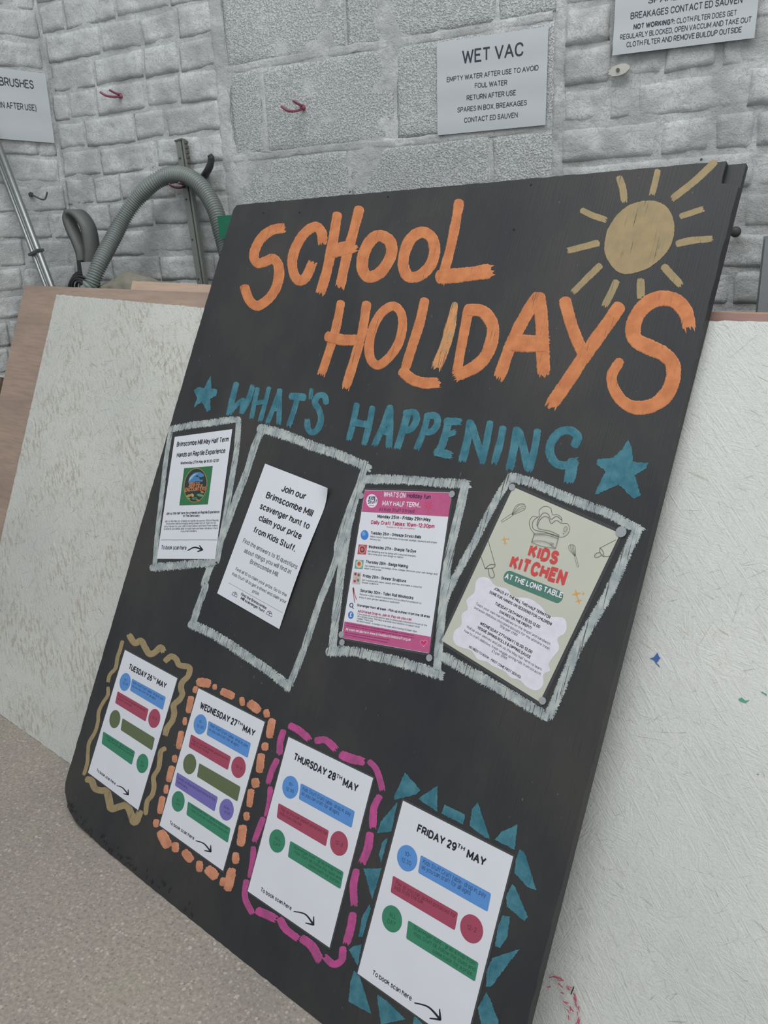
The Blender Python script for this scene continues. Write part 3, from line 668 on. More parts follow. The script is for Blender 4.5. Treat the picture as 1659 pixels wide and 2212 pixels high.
LT([([(1205, 282), (1255, 320), (1268, 400), (1242, 480), (1180, 540), (1112, 545), (1082, 480), (1090, 400), (1120, 330), (1160, 292)], 68, O_)], ZA)
LT([([(1415, 105), (1395, 220), (1362, 380), (1335, 480), (1308, 565)], 60), ([(1305, 548), (1400, 540), (1500, 528), (1580, 515)], 88)], ZA)
LT([([(708, 705), (680, 850), (642, 980), (597, 1115)], 52), ([(862, 712), (835, 880), (790, 1040), (742, 1195)], 56), ([(635, 905), (720, 925), (800, 925)], 68)], ZA)
LT([([(1020, 722), (1068, 765), (1076, 850), (1052, 945), (995, 1030), (930, 1075), (885, 1035), (878, 950), (902, 850), (950, 765)], 56, O_)], ZA)
LT([([(1208, 692), (1180, 820), (1135, 960), (1095, 1090)], 58), ([(1080, 1115), (1135, 1160), (1205, 1182), (1270, 1180)], 68)], ZA)
LT([([(1390, 710), (1372, 800), (1335, 950), (1285, 1075)], 66, dict(taper=(.5, 0)))], ZA, m_paint('dry_orange_paint', (210, 144, 96), .42, (170, 142, 102)))
LT([([(1468, 750), (1450, 850), (1425, 980), (1405, 1095)], 60), ([(1470, 745), (1555, 755), (1612, 830), (1612, 920), (1575, 1020), (1510, 1085), (1410, 1135)], 76)], ZA)
LT([([(430, 860), (350, 990), (280, 1130), (215, 1310)], 72), ([(440, 860), (455, 1000), (460, 1150), (466, 1290)], 76), ([(290, 1125), (370, 1130), (460, 1132)], 98)], ZB)
LT([([(590, 885), (620, 1000), (652, 1090), (685, 1165)], 72), ([(900, 920), (840, 1010), (760, 1120), (680, 1235), (600, 1355), (520, 1470)], 80)], ZB)
LT([([(1305, 1020), (1285, 945), (1230, 885), (1160, 868), (1080, 890), (1010, 960), (982, 1045), (1000, 1110), (1075, 1150), (1160, 1190), (1212, 1250), (1212, 1340), (1175, 1425), (1100, 1485), (1000, 1500), (925, 1465), (872, 1390), (862, 1310), (905, 1235)], 88, dict(taper=(0, .35), bristle=(1, .2)))], ZB)
blob('sun_disc', BOARD, nb, M_OCHRE, smoothline(ZB([(842, 460), (900, 378), (980, 322), (1090, 304), (1172, 335), (1216, 410), (1220, 500), (1190, 585), (1120, 660), (1040, 708), (930, 728), (860, 682), (820, 600), (825, 520)]), 4, True), .5)
for pts, w in (([(905, 175), (925, 240), (930, 295)], 42), ([(1125, 135), (1110, 200), (1095, 260)], 36), ([(1452, 85), (1340, 190), (1220, 285)], 42), ([(692, 362), (750, 390), (815, 412)], 38), ([(775, 550), (700, 570), (620, 590)], 40), ([(790, 682), (720, 750), (645, 825)], 38), ([(885, 775), (860, 830), (825, 900)], 42), ([(1028, 770), (1028, 845)], 46), ([(1165, 690), (1210, 740), (1248, 780)], 48), ([(1265, 393), (1320, 375), (1380, 355)], 36), ([(1245, 552), (1320, 535), (1425, 525)], 42)):
    strokes('sun_ray', BOARD, nb, M_OCHRE, [(ZB(pts), w*.37372)], bristle=(.2, 1))
KT = dict(mat=M_TEAL, rag=.06)
blob('painted_star', BOARD, nb, M_TEAL, D1([(517, 100), (522, 195), (565, 205), (555, 250), (510, 272), (515, 350), (490, 365), (452, 292), (395, 332), (420, 265), (395, 210), (430, 185), (468, 198)]), .9)
LT([([(698, 165), (670, 270), (650, 370)], 44), ([(660, 362), (700, 315), (735, 285)], 36), ([(745, 275), (738, 365)], 34), ([(740, 365), (785, 275), (815, 188)], 40)], D1, **KT)
LT([([(850, 200), (830, 290), (808, 400)], 34), ([(932, 195), (905, 300), (872, 420)], 34), ([(835, 305), (895, 292)], 36)], D1, **KT)
LT([([(1012, 210), (970, 320), (925, 435)], 36), ([(1008, 210), (1006, 330), (1003, 440)], 38), ([(965, 350), (1005, 345)], 30)], D1, **KT)
LT([([(1095, 252), (1180, 260)], 56, dict(bristle=(0, 0))), ([(1135, 270), (1110, 360), (1078, 455)], 40)], D1, **KT)
LT([([(1237, 205), (1230, 262)], 30)], D1, **KT)
LT([([(1342, 295), (1328, 250), (1285, 250), (1262, 300), (1290, 350), (1305, 420), (1280, 490), (1238, 512), (1210, 480), (1208, 430)], 46)], D1, **KT)
LT([([(120, 82), (102, 170), (82, 250)], 32), ([(200, 98), (182, 190), (160, 275)], 32), ([(100, 172), (180, 185)], 38)], ZC, **KT)
LT([([(290, 95), (255, 190), (215, 280)], 34), ([(290, 95), (290, 200), (285, 290)], 36), ([(248, 215), (285, 225)], 40)], ZC, **KT)
LT([([(382, 120), (360, 200), (330, 295)], 38), ([(370, 125), (415, 122), (425, 160), (400, 205), (365, 215)], 36)], ZC, **KT)
LT([([(482, 140), (465, 210), (430, 300)], 34), ([(478, 140), (525, 140), (532, 180), (505, 218), (465, 222)], 36)], ZC, **KT)
LT([([(590, 162), (570, 250), (540, 325)], 42), ([(580, 168), (640, 168)], 42), ([(580, 238), (615, 225)], 32), ([(530, 325), (590, 338)], 46)], ZC, **KT)
LT([([(700, 172), (685, 270), (662, 360)], 42), ([(708, 185), (735, 270), (765, 365)], 38), ([(802, 175), (785, 270), (765, 370)], 36)], ZC, **KT)
LT([([(868, 202), (850, 290), (826, 370)], 38)], ZC, **KT)
LT([([(940, 210), (925, 300), (905, 400)], 44), ([(950, 220), (975, 310), (995, 405)], 42), ([(1045, 218), (1030, 310), (1005, 410)], 40)], ZC, **KT)
LT([([(1238, 285), (1250, 245), (1215, 215), (1160, 222), (1118, 270), (1108, 330), (1140, 382), (1190, 392), (1240, 375)], 46), ([(1225, 375), (1210, 460)], 58)], ZC, **KT)
blob('painted_star', BOARD, nb, M_TEAL, ZC([(1510, 262), (1530, 300), (1535, 375), (1615, 380), (1600, 410), (1545, 440), (1575, 545), (1540, 565), (1460, 490), (1340, 545), (1350, 510), (1395, 420), (1345, 385), (1355, 360), (1430, 355), (1480, 310)]), 1.2)
# four loose white frames
FR = lambda lst: strokes('painted_frame', BOARD, nb, M_WHITE, lst, rag=.20, step=.9, h=.0003)
s1 = .30139; s3 = .22602; s4 = .27728
sm = dict(rag=.08); bg_ = dict(rag=.28)
FR([(D1([(228, 502), (195, 700), (165, 950), (130, 1250), (112, 1480)]), 33*s1, sm), (D1([(225, 492), (350, 465), (500, 445), (640, 425), (712, 420)]), 48*s1, bg_), (D1([(715, 425), (700, 640), (660, 880), (610, 1180), (560, 1430)]), 40*s1, sm), (D1([(98, 1482), (250, 1468), (400, 1455), (530, 1445)]), 58*s1, bg_)])
FR([(D1([(880, 500), (830, 610), (770, 800), (700, 980), (620, 1200), (540, 1400), (470, 1590)])+D2([(410, 290), (360, 430), (318, 560)]), 48*s1, sm), (D1([(870, 488), (950, 500), (1080, 545), (1250, 612), (1400, 660), (1560, 728), (1635, 755)]), 68*s1, bg_), (D1([(1620, 760), (1575, 900), (1505, 1080), (1430, 1300)])+D2([(1350, 80), (1290, 250), (1230, 400), (1150, 640), (1070, 860), (1000, 1020)]), 48*s1, sm), (D2([(310, 560), (430, 612), (560, 690), (700, 785), (850, 885), (1000, 1000)]), 66*s1, bg_)])
FR([(D3([(430, 230), (345, 420), (285, 640), (250, 850), (210, 1100), (175, 1400), (140, 1700), (125, 1860)]), 78*s3, sm), (D3([(430, 250), (600, 245), (900, 258), (1150, 280), (1410, 290)]), 88*s3, bg_), (D3([(1395, 290), (1350, 500), (1290, 750), (1225, 1050), (1190, 1350), (1165, 1600), (1145, 1800), (1120, 2120)]), 82*s3, sm), (D3([(95, 1895), (300, 1890), (500, 1930), (750, 1990), (950, 2050), (1160, 2115)]), 98*s3, bg_)])
FR([(D4([(585, 190), (500, 320), (400, 500), (300, 700), (200, 880), (110, 1060), (50, 1220)]), 58*s4, dict(rag=.2)), (D4([(585, 185), (750, 225), (950, 312), (1150, 392), (1350, 468), (1480, 540), (1590, 598)]), 76*s4, bg_), (D4([(1575, 600), (1480, 800), (1360, 1070), (1240, 1280), (1120, 1490), (1030, 1700), (950, 1900), (885, 2040)]), 82*s4, dict(rag=.2)), (D4([(70, 1585), (250, 1690), (450, 1800), (650, 1920), (860, 2045)]), 82*s4, bg_)])
# ochre waves round the first sheet
for pts, w in (([(505, 50), (545, 105), (595, 88), (625, 140), (660, 190), (705, 175), (745, 138), (765, 160)], 50), ([(788, 240), (830, 208), (868, 232), (890, 275), (935, 285), (972, 300), (962, 360), (915, 410), (905, 455), (915, 505), (890, 550), (848, 590), (852, 650), (838, 710), (798, 765), (785, 810)], 46), ([(448, 95), (430, 160), (410, 220), (395, 300), (352, 350), (338, 400)], 30), ([(337, 455), (335, 510), (298, 570), (265, 640), (258, 720), (235, 800), (190, 880), (180, 960), (175, 1040), (150, 1125)], 28), ([(178, 1168), (210, 1180), (235, 1238), (285, 1255), (325, 1258), (345, 1330), (362, 1395), (430, 1378), (480, 1372), (512, 1425), (535, 1498), (558, 1490), (582, 1425)], 56), ([(778, 928), (748, 950), (740, 1010), (730, 1080), (692, 1150), (695, 1220), (680, 1290), (642, 1340), (630, 1430)], 38)):
    strokes('painted_wave', BOARD, nb, M_OCHRE, [(D5(pts), w*.27728)], bristle=(.3, .5))
for pts, w in (([(1050, 410), (1112, 418)], 72), ([(1168, 438), (1168, 455)], 36), ([(1235, 485), (1300, 515)], 62), ([(1380, 540), (1385, 580)], 42), ([(1450, 580), (1500, 622)], 76), ([(1570, 640), (1575, 668)], 50), ([(1615, 715), (1595, 825)], 62), ([(1560, 900), (1560, 922)], 58), ([(1530, 985), (1518, 1095)], 60), ([(1485, 1180), (1488, 1210)], 68), ([(1452, 1260), (1440, 1365)], 54), ([(1417, 1438), (1417, 1470)], 48), ([(1387, 1545), (1372, 1665)], 68), ([(1332, 1755), (1332, 1805)], 60),
               ([(1020, 455), (1014, 480)], 40), ([(983, 535), (965, 635)], 46), ([(937, 695), (935, 733)], 34), ([(908, 805), (888, 915)], 46), ([(857, 990), (857, 1022)], 40), ([(833, 1078), (812, 1170)], 48), ([(792, 1222), (788, 1265)], 36), ([(760, 1315), (742, 1420)], 48), ([(713, 1492), (710, 1525)], 44), ([(755, 1590), (795, 1670)], 82), ([(862, 1675), (862, 1715)], 54), ([(940, 1740), (975, 1785)], 72), ([(1050, 1820), (1050, 1870)], 50), ([(1125, 1875), (1165, 1915)], 82)):
    strokes('painted_dash', BOARD, nb, M_ORANGE2, [(D5(pts), w*.27728)], bristle=(.2, .2), rag=.08, h=.0014)
for pts, w in (([(1001, 622), (997, 642)], 27), ([(1038, 585), (1022, 660)], 42)):
    strokes('painted_dash', BOARD, nb, M_ORANGE2, [(E6(pts), w*.48222)], bristle=(.2, .2), rag=.08, h=.0014)
for pts, w in (([(490, 108), (560, 148), (628, 205)], 62), ([(705, 228), (775, 225), (845, 285)], 62), ([(915, 350), (985, 378), (1065, 395)], 76), ([(1140, 405), (1190, 460), (1225, 560), (1240, 620)], 52), ([(1215, 695), (1172, 790), (1165, 925)], 62), ([(1140, 1005), (1122, 1120), (1085, 1215)], 70), ([(1028, 1305), (1005, 1420), (1010, 1565)], 62), ([(998, 1665), (985, 1760), (952, 1880)], 68), ([(918, 1945), (905, 2040), (840, 2070), (780, 2020)], 62),
               ([(425, 155), (402, 240), (396, 325)], 56), ([(373, 392), (335, 470), (306, 565)], 50), ([(320, 622), (313, 730), (290, 840)], 46), ([(258, 875), (225, 960), (192, 1048)], 50), ([(180, 1115), (175, 1230), (157, 1340)], 50), ([(123, 1392), (112, 1520), (165, 1640)], 52), ([(225, 1635), (290, 1662), (345, 1688)], 72), ([(402, 1705), (450, 1785), (535, 1850)], 62), ([(590, 1865), (660, 1920), (718, 2020)], 76)):
    strokes('painted_dash', BOARD, nb, M_PINK, [(D6(pts), w*.2622)], bristle=(.1, .9), rag=.06)
for pts in ([(488, 68), (610, 205), (570, 240), (405, 280), (400, 260)], [(740, 172), (738, 372), (588, 272)], [(795, 318), (955, 395), (940, 472), (772, 388)], [(1055, 300), (1150, 590), (1090, 560), (990, 480), (1010, 350)], [(1365, 472), (1340, 668), (1185, 590), (1240, 530)], [(430, 295), (380, 530), (268, 540), (300, 450)], [(355, 570), (300, 780), (285, 700), (310, 610)], [(165, 815), (305, 815), (232, 1055)], [(210, 1095), (220, 1130), (155, 1350), (125, 1345), (150, 1200)], [(150, 1405), (120, 1570), (50, 1450), (80, 1420)], [(90, 1610), (130, 1640), (225, 1950), (50, 1850), (60, 1700)], [(1380, 668), (1420, 690), (1510, 985), (1440, 960), (1340, 850), (1350, 740)], [(1320, 940), (1345, 960), (1445, 1195), (1420, 1225), (1280, 1110), (1275, 1030)], [(1245, 1180), (1305, 1190), (1285, 1350), (1230, 1435), (1188, 1420), (1210, 1280)], [(1385, 1440), (1290, 1560), (1165, 1730), (1120, 1735), (1120, 1620), (1170, 1510)], [(1120, 1780), (1150, 1830), (1210, 1990), (1218, 2045), (1090, 2070), (1055, 1900)], [(270, 1795), (350, 1850), (490, 1990), (300, 2030), (280, 1900)], [(560, 1960), (640, 2040), (540, 2060)]):
    blob('painted_triangle', BOARD, nb, M_TEAL, D7(pts), .9)

# ------------------------------------------------------------------ printed sheets
def poster(name, P, corners, label, mat=None, film=.0, group=None, lift=.0012, wave=None, size=None, cat='poster', fold=0):
    """sheet of paper fixed on plane P: the best rectangle through its four photo corners"""
    c = [P.px(p) for p in corners]; ctr = sum(c, Vector())/4
    ex = ((c[1]-c[0])+(c[2]-c[3])).normalized(); ey = Vector((-ex.y, ex.x, 0))
    w = ((c[1]-c[0]).dot(ex)+(c[2]-c[3]).dot(ex))/2; h = ((c[0]-c[3]).dot(ey)+(c[1]-c[2]).dot(ey))/2
    if size: w, h = size
    M = P.M @ frame(ctr-ey*(h/2)+Vector((0, 0, lift)), ex, ey, Vector((0, 0, 1)))
    r = root(name, M, label, cat, group); PP = Plane(M)
    nx, ny = (24, 24) if wave else (1, 1); vs, fs = [], []
    for j in range(ny+1):
        for i in range(nx+1):
            x = -w/2+w*i/nx; y = h*j/ny; vs.append((x, y, wave(x, y) if wave else 0))
    for j in range(ny):
        for i in range(nx): a = j*(nx+1)+i; fs.append((a, a+1, a+nx+2, a+nx+1))
    n = len(vs); rim = not wave
    if rim: vs += [(x, y, z-.0002) for x, y, z in vs]
    if rim: fs += [tuple(q+n for q in f[::-1]) for f in fs]
    for a, b in [(i, i+1) for i in range(nx if rim else 0)]: fs.append((a+n, b+n, b, a))
    for a, b in [(ny*(nx+1)+i, ny*(nx+1)+i+1) for i in range(nx if rim else 0)]: fs.append((a, b, b+n, a+n))
    for j in range(ny if rim else 0): a = j*(nx+1); b = a+nx+1; fs.append((a, b, b+n, a+n)); a += nx; b += nx; fs.append((b, a, a+n, b+n))
    mesh('sheet', vs, fs, mat or M_SHEET, r, bool(wave))
    if film:
        vs, fs = box(-w/2-film, w/2+film, -film, h+film, -.0009, -.0004); mesh('laminate', vs, fs, M_FILM, r)
    PP.w = w; PP.h = h
    return r, PP
def rule(P, r, a, b, w=.9, mat=None): 
    vs, fs = stroke(P, [a, b], w, flat=True, h=.0002); return mesh('rule', vs, fs, mat or INK, r)
def bars(r, P, q, lst, dark):
    for kind, c, geo in lst:
        m = plain(c, .5, var=.03)
        if kind == 'o': disc('colour_disc', P, r, m, q([geo])[0], .0205)
        else: flatpoly('colour_bar', P, r, m, rounded(q(geo), .05))
BL, RD, OL, GN, PU = (88, 140, 204), (158, 72, 94), (94, 106, 78), (58, 128, 100), (112, 106, 172)
tagm = {BL: plain((52, 84, 128)), RD: plain((112, 50, 68)), OL: plain((66, 76, 56)), GN: plain((40, 96, 74)), PU: plain((76, 72, 124))}
TR_ = dict(bristle=(.1, .6), rag=.05)
def arrow(r, P, pts, q, w=3.2):
    p = q(pts); vs, fs = stroke(P, p, (w*.5, w), flat=True, h=.0003)
    a, b = p[-2], p[-1]; d = math.atan2(b[1]-a[1], b[0]-a[0]); l = math.dist(p[0], p[-1])*.34
    for s in (2.45, -2.45):
        stroke(P, [b, (b[0]+l*math.cos(d+s), b[1]+l*math.sin(d+s))], (w, w*.5), flat=True, h=.00035, vs=vs, fs=fs)
    mesh('arrow', vs, fs, INK, r)
GRP = None
def day(corners, q, label, head, lst, texts, book, arr, br=None):
    r, P = poster('timetable_sheet', BOARD, corners, label, film=.003, group='daily timetable sheets along the foot of the notice board')
    for s, ab, cap, b in head: text(P, r, s, ab, cap, INK, b, q, name='heading')
    bars(r, P, q, lst, None)
    for s, ab, cap, c in texts: text(P, r, s, ab, cap, tagm[c], 0, q)
    text(P, r, 'To book scan here', book[0], book[1], INK, .004, q); arrow(r, P, arr, q, .50*book[1]*sc_of(q))
    return r, P
day([(269.8, 1403.8), (382.6, 1464), (300.8, 1751.5), (192.1, 1669.2)], D5, 'laminated timetable sheet headed Tuesday 26th May inside the ochre wavy border',
    [('TUESDAY 26', [(497, 308), (674, 404)], 42, .022), ('TH', [(683, 382), (708, 397)], 22, .01), ('MAY', [(712, 424), (785, 463)], 42, .022)],
    [('o', BL, (470, 408)), ('b', BL, [(525, 382), (788, 525), (763, 627), (508, 475)]), ('b', RD, [(412, 480), (653, 620), (630, 717), (392, 572)]), ('o', RD, (697, 692)), ('o', OL, (390, 697)), ('b', OL, [(450, 690), (702, 845), (680, 942), (435, 782)]), ('b', GN, [(300, 793), (548, 950), (522, 1055), (287, 888)]), ('o', GN, (605, 1043))],
    [('10-', [(463, 398), (482, 406)], 16, BL), ('12.30', [(450, 422), (490, 440)], 16, BL), ('Kids Stuff Craft table- drop in, pay', [(530, 418), (768, 552)], 18, BL), ('as you can craft for all ages.', [(525, 445), (708, 548)], 18, BL),
     ('Pay as you can jacket potatoes', [(415, 515), (625, 638)], 15, RD), ('for kids from the bar.', [(410, 540), (520, 605)], 15, RD), ('12-2', [(680, 690), (715, 706)], 16, RD),
     ('ALL', [(592, 1035), (615, 1047)], 15, GN), ('DAY', [(588, 1062), (618, 1076)], 15, GN), ('Scavenger hunt - grab a map from', [(320, 832), (532, 968)], 14, GN), ('Kids Stuff till, follow the clues and', [(330, 862), (530, 990)], 14, GN)],
    ([(247, 1103), (393, 1212)], 22), [(405, 1215), (450, 1232), (495, 1285)])
day([(428.4, 1486.2), (570.6, 1558.3), (484.7, 1882.7), (346.6, 1783.4)], D5, 'laminated timetable sheet headed Wednesday 27th May inside the orange dashed border',
    [('WEDNESDAY 27', [(1050, 612), (1335, 758)], 48, .022), ('TH', [(1345, 735), (1382, 755)], 26, .01), ('MAY', [(1382, 788), (1475, 836)], 48, .022)],
    [('o', BL, (1055, 738)), ('b', BL, [(1120, 710), (1450, 885), (1425, 1000), (1105, 820)]), ('b', RD, [(983, 815), (1295, 990), (1270, 1095), (965, 915)]), ('o', RD, (1353, 1072)), ('o', OL, (973, 1047)), ('b', OL, [(1048, 1040), (1370, 1225), (1345, 1340), (1030, 1145)]), ('b', PU, [(875, 1112), (1193, 1305), (1167, 1418), (858, 1215)]), ('o', PU, (1260, 1403)), ('o', GN, (883, 1338)), ('b', GN, [(960, 1338), (1292, 1548), (1270, 1662), (948, 1443)])],
    [('10-', [(1045, 722), (1070, 732)], 18, BL), ('12.30', [(1028, 755), (1078, 776)], 18, BL), ('Kids Stuff Craft table- drop in, pay', [(1133, 755), (1425, 920)], 22, BL), ('as you can craft for all ages.', [(1122, 785), (1355, 915)], 22, BL),
     ('Pay as you can jacket potatoes for', [(992, 868), (1272, 1022)], 18, RD), ('kids from the bar.', [(988, 892), (1125, 970)], 18, RD), ('12-2', [(1330, 1068), (1378, 1092)], 18, RD),
     ('Hands on Reptile Experience in the', [(875, 1160), (1170, 1338)], 20, PU), ('Sanctuary.', [(870, 1190), (955, 1242)], 20, PU), ('10:30-', [(1238, 1388), (1285, 1410)], 16, PU), ('12:30', [(1240, 1425), (1285, 1445)], 16, PU),
     ('ALL', [(870, 1330), (896, 1344)], 16, GN), ('DAY', [(866, 1362), (898, 1378)], 16, GN), ('Scavenger hunt - grab a map from', [(985, 1378), (1270, 1560)], 16, GN), ('Kids Stuff till, follow the clues and', [(985, 1412), (1270, 1595)], 16, GN)],
    ([(815, 1512), (1005, 1640)], 26), [(1022, 1645), (1085, 1668), (1138, 1730)])
day([(621.9, 1589.8), (804.1, 1680.3), (715.5, 2047.4), (538, 1927.3)], D6, 'laminated timetable sheet headed Thursday 28th May inside the magenta dashed border',
    [('THURSDAY 28', [(512, 388), (852, 562)], 58, .022), ('TH', [(864, 535), (908, 556)], 32, .01), ('MAY', [(912, 598), (1035, 658)], 60, .022)],
    [('o', BL, (485, 612)), ('b', BL, [(572, 578), (1017, 810), (990, 948), (555, 710)]), ('b', RD, [(388, 742), (803, 970), (778, 1100), (373, 862)]), ('o', RD, (886, 1075)), ('o', GN, (376, 1055)), ('b', GN, [(485, 1053), (925, 1310), (898, 1452), (465, 1185)])],
    [('10-', [(472, 595), (508, 607)], 24, BL), ('12.30', [(448, 635), (512, 662)], 24, BL), ('Kids Stuff Craft table- drop in, pay', [(585, 635), (980, 852)], 30, BL), ('as you can craft for all ages.', [(578, 672), (888, 845)], 30, BL),
     ('Pay as you can jacket potatoes for', [(405, 800), (785, 1010)], 26, RD), ('kids from the bar.', [(398, 835), (580, 938)], 26, RD), ('12-2', [(855, 1075), (915, 1105)], 26, RD), ('ALL', [(355, 1040), (405, 1062)], 26, GN), ('DAY', [(345, 1085), (400, 1108)], 26, GN),
     ('Scavenger hunt - grab a map from', [(512, 1112), (905, 1338)], 24, GN), ('Kids Stuff till, follow the clues and', [(520, 1155), (900, 1378)], 24, GN), ('come back for a prize.', [(635, 1262), (890, 1412)], 24, GN)],
    ([(240, 1468), (492, 1628)], 32), [(515, 1635), (610, 1660), (676, 1745)])
pF = BOARD.px((1107.4, 1849.1)); qF = BOARD.px((774.7, 2103.4)); rF = BOARD.px((869.8, 1728.5)); br = pF+qF-rF
v = BOARD.M @ br; dcm = RC.transposed() @ (v-EYE); brpx = (CX+F*dcm.x/-dcm.z, CY-F*dcm.y/-dcm.z)
day([(869.8, 1728.5), (1107.4, 1849.1), brpx, (774.7, 2103.4)], D7, 'laminated timetable sheet headed Friday 29th May inside the teal triangle border',
    [('FRIDAY 29', [(577, 528), (880, 684)], 58, .022), ('TH', [(893, 650), (948, 682)], 32, .01), ('MAY', [(962, 728), (1108, 803)], 60, .022)],
    [('o', BL, (503, 735)), ('b', BL, [(610, 710), (1158, 1010), (1130, 1153), (588, 848)]), ('b', RD, [(393, 870), (900, 1160), (875, 1298), (375, 1000)]), ('o', RD, (1005, 1285)), ('o', GN, (385, 1207)), ('b', GN, [(512, 1218), (1060, 1550), (1032, 1697), (495, 1360)])],
    [('10-', [(485, 715), (530, 728)], 30, BL), ('12.30', [(457, 760), (532, 795)], 30, BL), ('Kids Stuff Craft table- drop in, pay', [(625, 775), (1113, 1045)], 34, BL), ('as you can craft for all ages.', [(615, 815), (1000, 1028)], 34, BL),
     ('Pay as you can jacket potatoes for', [(412, 937), (878, 1203)], 32, RD), ('kids from the bar.', [(403, 975), (632, 1098)], 32, RD), ('12-2', [(968, 1285), (1042, 1315)], 32, RD), ('ALL', [(362, 1188), (415, 1212)], 32, GN), ('DAY', [(348, 1240), (412, 1268)], 32, GN),
     ('Scavenger hunt - grab a map from', [(552, 1287), (1032, 1572)], 30, GN), ('Kids Stuff till, follow the clues and', [(555, 1335), (1030, 1618)], 30, GN), ('come back for a prize.', [(700, 1468), (1012, 1655)], 30, GN)],
    ([(232, 1640), (535, 1848)], 36), [(562, 1862), (670, 1895), (762, 1992)])
for P_, pts in ((BOARD, D6([(1155, 565)])), (BOARD, D6([(838, 1895)]))):
    pass
# reptile sheet
r, P = poster('reptile_notice', BOARD, [(377.8, 944.3), (502.5, 927.1), (465.2, 1208), (340.1, 1207.1)], 'white reptile experience notice with green square emblem inside the leftmost white frame')
for s, ab, cap, b, m in (('Brimscombe Mill May Half Term', [(270, 615), (642, 578)], 30, .012, INK), ('Hands on Reptile Experience', [(270, 692), (618, 660)], 30, .010, INK), ('Wednesday 27th May @ 10:30-12:30', [(298, 742), (572, 722)], 17, .010, INK),
        ('Join us this half term for a Hands on Reptile Experience', [(195, 1102), (577, 1090)], 16, .012, INK), ('in The Sanctuary', [(318, 1118), (435, 1116)], 15, .012, INK),
        ('Join us this May for a hands on reptile encounter. Bristol Reptile', [(185, 1155), (570, 1148)], 12, 0, INKL), ('Encounters will be bringing along a selection of their not so', [(195, 1173), (553, 1166)], 12, 0, INKL), ('furry friends for your child to learn about and hold. From snakes', [(180, 1192), (566, 1185)], 12, 0, INKL), ('to lizards you will be able to hold them and learn all about them', [(178, 1210), (566, 1204)], 12, 0, INKL), ('from their handlers.', [(300, 1227), (417, 1225)], 12, 0, INKL), ('To book scan here', [(160, 1350), (340, 1353)], 25, .006, INK)):
    text(P, r, s, ab, cap, m, b, D1)
rule(P, r, *D1([(160, 1282), (560, 1282)]), .7)
arrow(r, P, [(350, 1358), (400, 1335), (455, 1352)], D1, 4)
flatpoly('emblem', P, r, plain((52, 112, 76)), D1([(325, 768), (530, 752), (495, 1027), (290, 1035)]), .0002)
def ring(pl, rr, c, rx, ry, w, mat, h, rot=.12, name='emblem_ring'):
    vs, fs = stroke(pl, ellpx(c, rx, ry, 30, rot), w, closed=True, flat=True, h=h); return mesh(name, vs, fs, mat, rr)
flatpoly('emblem_oval', P, r, plain((44, 58, 52)), ellpx(D1([(407, 890)])[0], 80*s1, 120*s1, 30, .13), .0003)
ring(P, r, D1([(407, 890)])[0], 81*s1, 121*s1, 1.6, plain((150, 128, 84)), .0004, .13)
flatpoly('emblem_head', P, r, plain((74, 124, 176)), D1([(352, 870), (368, 825), (400, 800), (440, 795), (465, 812), (468, 826), (448, 832), (428, 830), (440, 852), (462, 850), (455, 865), (410, 862), (380, 872)]), .0004)
flatpoly('emblem_head', P, r, plain((150, 178, 196)), D1([(362, 842), (390, 812), (430, 800), (400, 818), (380, 842), (360, 862)]), .00045)
flatpoly('emblem_head', P, r, plain((24, 30, 34)), D1([(408, 824), (424, 820), (430, 828), (414, 830)]), .0005)
for c, rx, ry, col in (((360, 965), 22, 9, (170, 140, 84)), ((440, 962), 26, 10, (90, 146, 108)), ((400, 985), 20, 10, (70, 120, 110)), ((385, 962), 10, 14, (182, 156, 98)), ((455, 940), 12, 8, (176, 120, 84)), ((420, 995), 24, 6, (156, 120, 80)), ((360, 985), 12, 6, (110, 140, 90))):
    flatpoly('emblem_leaf', P, r, plain(col), ellpx(D1([c])[0], rx*s1, ry*s1, 9, random.uniform(-.6, .6)), .0005)
for s, ab, cap in (('BRISTOL', [(362, 890), (442, 888)], 17), ('REPTILE', [(357, 910), (457, 906)], 18), ('ENCOUNTERS', [(331, 938), (480, 928)], 24)):
    text(P, r, s, ab, cap, plain((196, 128, 92)), .02, D1, h=.0007)
# scavenger sheet, curled
def wv(x, y): return .0015+.0045*math.sin((y-.03)*17)*max(0, (x+.105))/.21*.7+.012*max(0, (x-.06)/.045)**2*max(0, (y-.25)/.047)**2
r, P = poster('scavenger_notice', BOARD, [(574.9, 1003), (714.4, 1055.8), (605.7, 1360.8), (470.7, 1281)], 'curling white scavenger hunt notice tilted inside the second white frame from left', wave=wv)
for s, ab, cap in (('Join our', [(1020, 932), (1188, 995)], 44), ('Brimscombe Mill', [(910, 980), (1240, 1117)], 44), ('scavenger hunt to', [(868, 1058), (1220, 1208)], 42), ('claim your prize', [(860, 1142), (1165, 1282)], 42), ('from Kids Stuff.', [(825, 1228), (1125, 1370)], 42)):
    text(P, r, s, ab, cap, INK, .012, D1, name='heading', wave=wv)
for s, ab, cap in (('Find the answers to 10 questions', [(748, 1300), (1142, 1495)], 30), ('about things you will find at', [(757, 1372), (1097, 1530)], 30), ('Brimscombe Mill.', [(800, 1450), (1005, 1550)], 30)):
    text(P, r, s, ab, cap, INKL, 0, D1, wave=wv)
for s, ab, cap in (('Find all 10 to claim your prize. Go to the', [(630, 172), (997, 364)], 22), ('Kids Stuff till to get a sheet and claim your', [(605, 207), (993, 412)], 22), ('prize.', [(750, 330), (800, 354)], 22)):
    text(P, r, s, ab, cap, INKL, 0, D2, wave=wv)
for s, ab, cap in (('Find the Brimscombe', [(668, 352), (848, 454)], 20), ('Mill scavenger hunt', [(665, 380), (833, 477)], 20)):
    text(P, r, s, ab, cap, INK, .008, D2, wave=wv)
